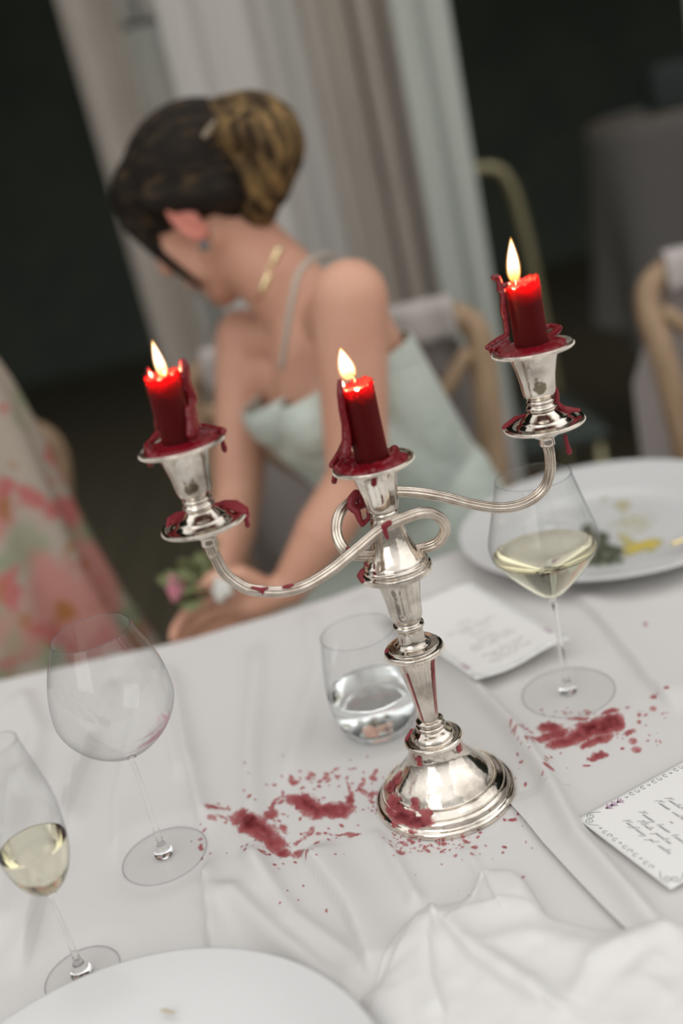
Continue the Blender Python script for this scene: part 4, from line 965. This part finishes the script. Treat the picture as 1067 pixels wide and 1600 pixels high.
# ================================================================ CHAIRS (bentwood, white cloth over the back)
def chair(x, y, rz, label, group, cloth=True, W=.44, zt=.955):
    root = empty('crossback_chair', (x, y, 0), label, 'chair', group, rz)
    hw = W/2
    MB().add(*lathe(smoothp([(.440, hw*.9), (.445, hw), (.465, hw), (.470, hw*.95)], 3), 40)).build('seat', M['wood'], root)
    for sx in (-1, 1):
        v, f = sweep(curve3([(sx*hw*.72, -hw*.72, .44), (sx*hw*.85, -hw*.9, 0.003)], 4), .015, 12); mobj('leg', v, f, M['wood'], root)
        v, f = sweep(curve3([(sx*hw*.80, hw*1.15, 0.003), (sx*hw*.86, hw*.85, .45), (sx*hw*.93, hw*.98, .75), (sx*hw*.98, hw*1.12, zt-.05), (sx*hw*.86, hw*1.16, zt-.008), (sx*hw*.6, hw*1.18, zt)], 6), .021, 14)
        mobj('back_post', v, f, M['wood'], root)
        v, f = sweep(curve3([(sx*hw*.90, hw*1.08, zt-.06), (sx*hw*.45, hw*1.02, zt-.17), (0, hw*.98, zt-.26), (-sx*hw*.5, hw*.94, zt-.37), (-sx*hw*.84, hw*.88, .50)], 6), .013, 10); mobj('cross_slat', v, f, M['wood'], root)
    v, f = sweep(curve3([(-hw*.62, hw*1.18, zt), (0, hw*1.24, zt+.004), (hw*.62, hw*1.18, zt)], 8), .018, 14); mobj('top_rail', v, f, M['wood'], root)
    if cloth:
        V = []; ns = 40; prof = []
        for k in range(26):
            s = k/25
            if s < .12: prof.append((-.026, zt-.035+(.04)*(s/.12)))
            elif s < .4: a = math.pi*(s-.12)/.28; prof.append((-.026*math.cos(a), zt+.008+.02*math.sin(a)))
            else: prof.append((.030+.05*(s-.4), zt+.005-.72*(s-.4)/.6))
        for (dy, z) in prof:
            for i in range(ns+1):
                t = i/ns*2-1; V.append((t*hw*(.84 if z > zt-.04 else .84+.26*min(1, (zt-.04-z)/.15)), hw*1.2+dy+.004*math.sin(i*.9+z*20)-.03*abs(t)**3*.3, z-.012*math.cos(t*2.2)*0+.004*math.sin(i*1.3)*(1 if z < zt-.1 else 0)))
        Fc = [(j*(ns+1)+i, j*(ns+1)+i+1, (j+1)*(ns+1)+i+1, (j+1)*(ns+1)+i) for j in range(25) for i in range(ns)]
        o = mobj('back_cloth', V, Fc, M['chair_cloth'], root); s_ = o.modifiers.new('s', 'SOLIDIFY'); s_.thickness = .003
    return root
chair(.02, 1.36, math.radians(-4), 'wooden chair with white cloth over its back, under the woman in mint', 'crossback chairs around the table', W=.47, zt=.945)
chair(.765, 1.385, math.radians(-4), 'wooden chair with white cloth over its back, at the right edge of the picture', 'crossback chairs around the table', W=.47, zt=.925)
chair(-.655, 1.42, math.radians(0), 'pale wooden chair behind the guest in the floral dress', 'crossback chairs around the table', cloth=False, W=.46, zt=.905)

# ================================================================ FAR FURNITURE
def draped(x, y, r, z0, z1, label):
    n, k = 96, 24; V = [(x, y, z1)]; th = np.linspace(0, 2*np.pi, n, endpoint=False)
    for j in range(k):
        t = j/(k-1)
        for a in th:
            if t < .2: rr = r*t/.2; zz = z1
            else: s = (t-.2)/.8; rr = r*(1+.02*s+.09*s*math.sin(7*a+1)*(.4+s)); zz = z1-(z1-z0)*s+.02*math.sin(3*a)*s
            V.append((x+rr*math.cos(a), y+rr*math.sin(a), zz))
    Fc = [(0, 1+i, 1+(i+1) % n) for i in range(n)]+[(1+j*n+i, 1+(j+1)*n+i, 1+(j+1)*n+(i+1) % n, 1+j*n+(i+1) % n) for j in range(k-1) for i in range(n)]
    o = mobj('tablecloth', V, Fc, M['greycloth']); tag(o, label, 'tablecloth'); return o
hx, hy = 1.36, 3.2
draped(hx, hy, .40, .46, 1.085, 'grey cloth draped over the tall table in the dark background')
ht_ = empty('cocktail_table', (hx, hy, 0), 'tall table under the grey cloth in the dark background', 'table')
MB().add(*lathe([(1.05, .38), (1.055, .39), (1.078, .39), (1.08, .38)], 48)).build('tabletop', M['wood'], ht_)
MB().add(*lathe([(.03, .04), (1.05, .035)], 20)).build('pole', M['slate'], ht_); MB().add(*lathe([(.003, .26), (.02, .25), (.032, .05)], 40)).build('base', M['slate'], ht_)
q = at_y(1040, 170, hy-.15); MB().box((q[0]+.02, q[1], 1.088+.06), (.13, .10, .12)).build('storage_box', M['slate'], bevel=.01)
tag(bpy.data.objects['storage_box'], 'small dark grey-green box standing on the tall draped table', 'box')
# hoop-backed metal chair
hc = empty('hoop_back_chair', (.565, 2.68, 0), 'olive brass hoop-backed chair in the dark, beside the mint curtain', 'chair')
yb = 0.0
v, f = sweep(curve3([(-.20, .02, .46), (-.20, .02, .80), (-.185, .02, .98), (-.13, .02, 1.065), (-.05, .02, 1.07), (.005, .02, 1.055), (.030, .02, 1.00), (.040, .02, .93), (.05, .02, .80), (.06, .02, .46)], 8), .017, 12); mobj('hoop_back', v, f, M['brass'], hc)
MB().box((-.07, -.18, .455), (.30, .38, .03)).build('seat', M['slate'], hc, bevel=.01)
for sx in (-.2, .06):
    for sy in (-.35, .0):
        v, f = sweep([(sx, sy, .004), (sx*.95, sy, .44)], .011, 10); mobj('leg', v, f, M['brass'], hc)

# ================================================================ WOMAN IN MINT
WOM = empty('person', (.07, 1.42, 0), 'woman in strapless mint dress sitting turned left, hair pinned up, looking down', 'person')
def U(x, y, Y): return at_y(x, y, Y)
def fingers(mb, wrist, palm_c, fdir, side, up, L=.075, curl=.35, rs=0, sgn=1):
    """palm + four unequal bent fingers + thumb; side = direction from little finger to index"""
    fdir = fdir/np.linalg.norm(fdir); side = side-fdir*(side @ fdir); side /= np.linalg.norm(side); nrm = np.cross(fdir, side)*sgn
    mb.add(*capsule(wrist, .022, palm_c-fdir*.012, .024)); 
    for k, (o_, ln) in enumerate(((-.027, .060), (-.010, .074), (.009, .080), (.027, .072))):
        a = palm_c+side*o_-fdir*.012; b_ = palm_c+side*o_*1.15+fdir*.036
        mb.add(*capsule(a, .013, b_, .0105))
        d1 = fdir*math.cos(curl)-nrm*math.sin(curl); c1 = b_+d1*ln*.45; d2 = fdir*math.cos(curl*2.4)-nrm*math.sin(curl*2.4); c2_ = c1+d2*ln*.32; d3 = fdir*math.cos(curl*3.4)-nrm*math.sin(curl*3.4); c3 = c2_+d3*ln*.23
        mb.add(*capsule(b_, .0092, c1, .0085)); mb.add(*capsule(c1, .0085, c2_, .0078)); mb.add(*capsule(c2_, .0078, c3, .0068))
    t0 = palm_c+side*.020-fdir*.030; t1 = t0+side*.030+fdir*.018; t2 = t1+side*.010+fdir*.030; t3 = t2+fdir*.022-nrm*.008
    mb.add(*capsule(t0, .015, t1, .0125)); mb.add(*capsule(t1, .0115, t2, .0098)); mb.add(*capsule(t2, .0095, t3, .0078))
bd = MB()
SL = U(556, 466, 1.235); SR = U(372, 528, 1.50)          # her left (near) and right (far) shoulder
EL = U(558, 745, 1.235); WL = U(452, 918, 1.215)
ER = U(372, 775, 1.42); WR = U(348, 900, 1.30)
NB = U(478, 478, 1.385); HC = U(312, 318, 1.43)
PEL = np.array([.125, 1.43, .575]); CH = (SL+SR)/2*np.array([1, 1, 0])+np.array([.035, .0, .92]); ABD = np.array([.115, 1.43, .74])
def cap(a, ra, b_, rb): bd.add(*capsule(a, ra, b_, rb, 18, 6))
sh = (SL-SR)/np.linalg.norm(SL-SR); shh = np.array([sh[0], sh[1], 0]); shh /= np.linalg.norm(shh)
fwd = np.array([-shh[1]*-1, shh[0]*-1, 0]); fwd = np.array([shh[1], -shh[0], 0])
if fwd[0] > 0: fwd = -fwd
cap(SL-shh*.012, .046, EL, .038); cap(EL, .036, (EL+WL)/2, .036); cap((EL+WL)/2, .035, WL, .024)
cap(SR+shh*.02, .042, ER, .035); cap(ER, .035, (ER+WR)/2, .034); cap((ER+WR)/2, .033, WR, .023)
# torso: chest, shoulders, waist, hips
for s in (-1, 1):
    e = SL if s > 0 else SR
    cap(NB+np.array([.01, 0, -.035]), .040, e-shh*s*.01+np.array([0, 0, -.012]), .040)
    cap(e-shh*s*.055+np.array([.02, 0, -.05]), .050, ABD+shh*s*.020+np.array([0, 0, .03]), .068)
    cap(CH+shh*s*.038+np.array([0, 0, .0]), .070, ABD+shh*s*.025, .072)
    cap(ABD+shh*s*.04, .075, PEL+shh*s*.055, .095)
    # thigh and shin
    hip = PEL+shh*s*.085; knee = hip+fwd*.40+np.array([.0, -.13, -.01]); ankle = knee+np.array([.06, .0, -.43])
    ankle[2] = .075; cap(hip, .088, knee, .062); cap(knee, .058, ankle, .036); cap(ankle, .035, ankle+fwd*.13+np.array([0, 0, -.042]), .026)
cap(CH+np.array([0, 0, .06]), .075, CH, .08)
# neck
cap(NB+np.array([.005, 0, -.02]), .060, NB+(HC-NB)*.30, .050); cap(NB+(HC-NB)*.25, .052, NB+(HC-NB)*.62, .050)
# head frame
hf = np.array([-.80, .30, -.52]); hf /= np.linalg.norm(hf); hl = np.array([-.36, -.93, -.05]); hl -= hf*(hl @ hf); hl /= np.linalg.norm(hl); hu = np.cross(hf, hl)*1.0
if hu[2] < 0: hu = -hu
HR = np.stack([hf, hl, hu], 1)
def hp(a, b_, c): return HC+HR @ np.array([a, b_, c])
bd.add(*ellipsoid(hp(-.012, 0, .018), (.094, .076, .086), rot=HR, n=28, k=18))
cap(hp(.01, 0, -.02), .062, hp(.045, 0, -.085), .036); cap(hp(.045, 0, -.085), .034, hp(.060, 0, -.098), .022)
for s in (-1, 1):
    cap(hp(-.005, s*.050, -.045), .022, hp(.050, s*.018, -.092), .020); cap(hp(.055, s*.034, -.02), .026, hp(.045, s*.03, -.06), .026); cap(hp(.072, s*.012, .022), .018, hp(.060, s*.045, .018), .016)
cap(hp(.078, 0, .010), .009, hp(.100, 0, -.026), .010); cap(hp(.095, .009, -.030), .007, hp(.095, -.009, -.030), .007)
cap(hp(.080, .014, -.056), .0085, hp(.080, -.014, -.056), .0085); cap(hp(.077, .012, -.068), .0085, hp(.077, -.012, -.068), .0085)
cap(hp(-.02, 0, -.03), .055, NB+(HC-NB)*.55, .050)
# hands, laid on each other at the table edge
pl = WL+np.array([-.062, -.012, -.006]); fingers(bd, WL, pl, np.array([-1, -.15, -.1]), np.array([0., -.3, 1.]), None, sgn=1)
pr_ = WR+np.array([-.020, -.030, -.055]); fingers(bd, WR, pr_, np.array([-.25, -.4, -1]), np.array([-.2, -1, .2]), None, sgn=-1)
body = fuse('body', bd, .0038, M['skin'], WOM, 8)
# ear, earring, eyes
mb = MB(); ec = hp(-.005, .078, -.012)
for i in range(14):
    a = -2.2+i*.33; p0 = ec+HR @ np.array([.016*math.cos(a)-.004, .006, .030*math.sin(a)]); a2 = a+.33; p1 = ec+HR @ np.array([.016*math.cos(a2)-.004, .006, .030*math.sin(a2)]); mb.add(*capsule(p0, .0048, p1, .0048, 8, 3))
mb.add(*ellipsoid(ec, (.016, .006, .028), rot=HR))
fuse('ear', mb, .0018, M['ear'], WOM, 2)
mb = MB(); mb.add(*ellipsoid(hp(-.002, .088, -.052), (.006, .004, .006), rot=HR, n=12, k=8)); mb.build('earring', mat('grey_stone', (.10, .13, .15), .2), WOM, world=True)
for s in (-1, 1): MB().add(*ellipsoid(hp(.076, s*.031, .004), (.011, .011, .011), rot=HR, n=14, k=10)).build('eye', M['eye'], WOM, world=True)
# hair
mb = MB()
mb.add(*ellipsoid(hp(-.020, 0, .030), (.100, .085, .088), rot=HR, n=28, k=18)); mb.add(*ellipsoid(hp(-.055, 0, .000), (.066, .074, .070), rot=HR)); mb.add(*ellipsoid(hp(.030, 0, .052), (.060, .074, .055), rot=HR))
mb.add(*capsule(hp(.060, .050, .035), .020, hp(.064, .056, -.010), .010)); mb.add(*capsule(hp(.064, .056, -.010), .009, hp(.058, .058, -.055), .006)); mb.add(*capsule(hp(.058, .058, -.055), .006, hp(.054, .056, -.080), .004))
mb.add(*capsule(hp(.010, .072, .030), .022, hp(-.06, .062, -.020), .026)); mb.add(*capsule(hp(-.075, .03, -.03), .036, hp(-.075, -.03, -.03), .036))
hair = fuse('hair', mb, .0035, M['hair'], WOM, 4)
mb = MB(); D1 = .0
def hk(x, y, Y): return at_y(x, y, Y)
for pts, r0 in (([(352, 188, 1.40), (395, 180, 1.39), (428, 196, 1.38), (440, 226, 1.37)], .030), ([(372, 205, 1.36), (405, 208, 1.34), (422, 240, 1.34), (418, 290, 1.36)], .030), ([(398, 200, 1.37), (410, 250, 1.35), (405, 305, 1.37), (398, 325, 1.39)], .030),
                ([(440, 195, 1.42), (450, 235, 1.42), (438, 270, 1.42), (425, 300, 1.42)], .022), ([(380, 240, 1.37), (385, 280, 1.38), (395, 315, 1.40)], .028)):
    P = curve3([hk(*p) for p in pts], 4)
    for a, b_ in zip(P[:-1], P[1:]): mb.add(*capsule(a, r0, b_, r0, 12, 4))
fuse('hair_twist', mb, .003, M['hair2'], hair, 3)
hair.children[0]['label'] = 'twisted chignon with blond streaks'
mb = MB()
for k in range(6):
    P = curve3([U(284+k*3, 254-k*5, 1.366), U(302+k*3, 234-k*4, 1.356), U(322+k*2, 216-k*4, 1.356), U(342, 203-k*3, 1.366)], 5)
    for a, b_ in zip(P[:-1], P[1:]): mb.add(*capsule(a, .0042, b_, .0042, 8, 3))
sk = fuse('hair_sheen', mb, .002, mat('pale_hair_sheen', (.24, .19, .13), .5), hair, 2); sk['label'] = 'sheen of the hair above the ear, built as pale strands'  # highlight from hair sheen, put into pale strands
# necklace
mb = MB(); Pn = [U(440, 385, 1.325), U(428, 402, 1.315), U(418, 425, 1.310), U(412, 445, 1.312), U(408, 462, 1.325), U(400, 470, 1.35)]
v, f = sweep(curve3(Pn, 5), .0014, 8); nk_ = mobj('necklace', v, f, M['gold'], WOM, world=True)
for (x, y, Y) in ((431, 401, 1.308), (415, 442, 1.304)):
    c = U(x, y, Y); d = U(x-6, y+14, Y)-U(x+6, y-14, Y); d /= np.linalg.norm(d)
    mb = MB(); mb.add(*capsule(c-d*.008, .0045, c+d*.008, .0045)); p_ = mb.build('gold_plate', M['gold'], nk_, world=False)
    p_.parent = nk_; p_.matrix_parent_inverse = world_of(nk_).inverted()
# dress: bodice around the torso, skirt over the thighs
mb = MB()
for s in (-1, 1):
    mb.add(*capsule(CH+shh*s*.038+fwd*.012+np.array([0, 0, -.035]), .076, ABD+shh*s*.028, .080, 18, 6))
    mb.add(*capsule(ABD+shh*s*.028+np.array([.006, 0, 0]), .090, PEL+shh*s*.055+np.array([.008, 0, 0]), .118, 18, 6))
    e = SL if s > 0 else SR
    mb.add(*capsule(e-shh*s*.050+np.array([.022, 0, -.05]), .058, ABD+shh*s*.020+np.array([.004, 0, .03]), .078, 18, 6))
    mb.add(*ellipsoid(CH+shh*s*.046+fwd*.062+np.array([0, 0, -.005]), (.052, .052, .052)))
    mb.add(*capsule(CH+shh*s*.035-fwd*.02+np.array([0, 0, -.02]), .078, CH+shh*s*.02-fwd*.03+np.array([0, 0, -.10]), .078, 18, 6))
    hip = PEL+shh*s*.085; knee = hip+fwd*.42+np.array([.0, -.13, .01]); mb.add(*capsule(hip, .104, knee, .082, 18, 6)); mb.add(*capsule(knee, .082, knee+np.array([.03, .0, -.38]), .13, 18, 6))
    mb.add(*capsule(hip, .104, knee+shh*-s*.08, .080, 18, 6))
dress = fuse('dress', mb, .0045, M['mint'], WOM, 5)
# cut the bodice top straight
bm_ = bmesh.new(); bm_.from_mesh(dress.data); Mw = world_of(WOM)@dress.matrix_parent_inverse if False else Matrix.Identity(4)
pc = Vector(CH+np.array([0, 0, .042])); nn_ = Vector((-.30, 0, 1)).normalized()
bmesh.ops.bisect_plane(bm_, geom=bm_.verts[:]+bm_.edges[:]+bm_.faces[:], plane_co=pc, plane_no=nn_, clear_outer=True)
bm_.to_mesh(dress.data); bm_.free(); s_ = dress.modifiers.new('s', 'SOLIDIFY'); s_.thickness = .003
for pts in ([(520, 398, 1.335), (492, 402, 1.300), (468, 425, 1.275), (456, 470, 1.262), (448, 520, 1.262), (440, 575, 1.275)], [(392, 500, 1.50), (384, 530, 1.47), (380, 560, 1.455), (382, 600, 1.45)]):
    v, f = sweep(curve3([U(*p) for p in pts], 5), .0038, 8); mobj('strap', v, f, M['strap'], dress, world=False)
for c_ in dress.children: c_.matrix_parent_inverse = Matrix.Identity(4)

# wrist corsage
cc = U(318, 920, 1.185); cg = empty('corsage', tuple(cc), 'wrist corsage of green leaves with a pink bud, at the woman\'s far hand', 'flowers')
g = np.random.default_rng(5)
for i in range(16):
    d = g.normal(size=3); d[2] = abs(d[2])*.8; d /= np.linalg.norm(d); s = cc+d*.008+np.array([g.normal()*.014, g.normal()*.008, g.normal()*.016]); ln = .034+.016*g.random(); side = np.cross(d, [0, 0, 1.]); side /= np.linalg.norm(side)+1e-6; bn = np.cross(side, d)
    V = []; 
    for k in range(7):
        t = k/6; ww = .015*math.sin(math.pi*min(1, t*.95+.03))**.8; c = s+d*ln*t+bn*.006*math.sin(t*2.5)
        V += [c+side*ww, c+bn*.002, c-side*ww]
    Fc = [(3*k+j, 3*k+j+1, 3*k+j+4, 3*k+j+3) for k in range(6) for j in (0, 1)]
    o = mobj('leaf', V, Fc, M['leaf'], cg, world=True); s_ = o.modifiers.new('s', 'SOLIDIFY'); s_.thickness = .0008
for (px_, py_, Y, mt, nm) in ((276, 918, 1.175, 'pink', 'pink_bud'), (346, 920, 1.17, 'whitepetal', 'white_flower')):
    c = U(px_, py_, Y); mb = MB()
    for k in range(9):
        a = k*2.4; r = .003+.0011*k; mb.add(*ellipsoid(c+np.array([r*math.cos(a), .5*r*math.sin(a), r*math.sin(a)]), (.0055, .003, .0065), 10, 8))
    mb.build(nm, M[mt], cg, world=True)

# ================================================================ GUEST IN FLORAL DRESS (mostly outside the frame)
GU = empty('person', (-.69, 1.41, 0), 'guest in a wide floral dress of pink and green, cut off at the left edge', 'person')
bd = MB(); gx, gy = -.69, 1.41
for s in (-1, 1):
    cap(np.array([gx, gy, 1.10]), .045, np.array([gx+s*.16, gy-.01, 1.055]), .048); e = np.array([gx+s*.225, gy-.06, .80]); wv = np.array([gx+s*.10, gy-.20, .68])
    cap(np.array([gx+s*.17, gy-.01, 1.05]), .045, e, .038); cap(e, .037, wv, .025)
    fingers(bd, wv, wv+np.array([-s*.055, -.02, -.008]), np.array([-s*1., -.3, -.1]), np.array([0, -.8, .6]), None, sgn=s)
    cap(np.array([gx+s*.07, gy, .97]), .10, np.array([gx+s*.05, gy+.02, .72]), .09); cap(np.array([gx+s*.05, gy+.02, .72]), .09, np.array([gx+s*.07, gy+.02, .545]), .10)
    hip = np.array([gx+s*.09, gy+.02, .53]); knee = hip+np.array([s*.02, -.16, .0]); ank = np.array([knee[0], knee[1]+.04, .075]); cap(hip, .085, knee, .06); cap(knee, .058, ank, .036); cap(ank, .035, ank+np.array([0, -.13, -.042]), .026)
cap(np.array([gx, gy, 1.10]), .055, np.array([gx-.005, gy-.02, 1.21]), .048)
gh = np.array([gx-.01, gy-.04, 1.30]); bd.add(*ellipsoid(gh+[0, .005, .01], (.074, .092, .092))); cap(gh+[0, -.03, -.03], .055, gh+[0, -.062, -.088], .026)
cap(gh+[0, -.085, 0], .009, gh+[0, -.106, -.030], .010); cap(gh+[-.014, -.085, -.058], .008, gh+[.014, -.085, -.058], .008)
for s in (-1, 1): cap(gh+[s*.034, -.06, -.01], .026, gh+[s*.03, -.06, -.05], .025); cap(gh+[s*.075, .005, .012], .010, gh+[s*.072, .005, -.022], .008)
fuse('body', bd, .005, M['skin'], GU, 6)
for s in (-1, 1): MB().add(*ellipsoid(gh+[s*.031, -.078, .008], (.011, .011, .011), 14, 10)).build('eye', M['eye'], GU, world=True)
mb = MB(); mb.add(*ellipsoid(gh+[0, .022, .030], (.084, .092, .086))); mb.add(*ellipsoid(gh+[0, .085, -.01], (.05, .045, .06))); fuse('hair', mb, .004, M['hair'], GU, 3)
# wide cape-like dress
V = []; n, k = 120, 50
prof = [(1.150, .070, .055), (1.14, .17, .075), (1.115, .250, .095), (1.05, .288, .115), (.96, .305, .135), (.86, .315, .165), (.76, .328, .20), (.64, .355, .21), (.50, .40, .215), (.30, .42, .22), (.06, .44, .23)]
pp = smoothp(prof, 6)
for (z, rx, ry) in pp:
    for i in range(n):
        a = 2*math.pi*i/n; fo = 1+(.010+.035*max(0, min(1, (1.02-z)/.4)))*math.sin(a*13+1.5*math.sin(a*3))
        V.append((gx+.01+rx*fo*math.cos(a), gy-.02-.02*max(0, (1.0-z))+ry*fo*math.sin(a), z))
Fc = [(j*n+i, j*n+(i+1) % n, (j+1)*n+(i+1) % n, (j+1)*n+i) for j in range(len(pp)-1) for i in range(n)]
o = mobj('floral_dress', V, Fc, M['floral'], GU, world=True); s_ = o.modifiers.new('s', 'SOLIDIFY'); s_.thickness = .003
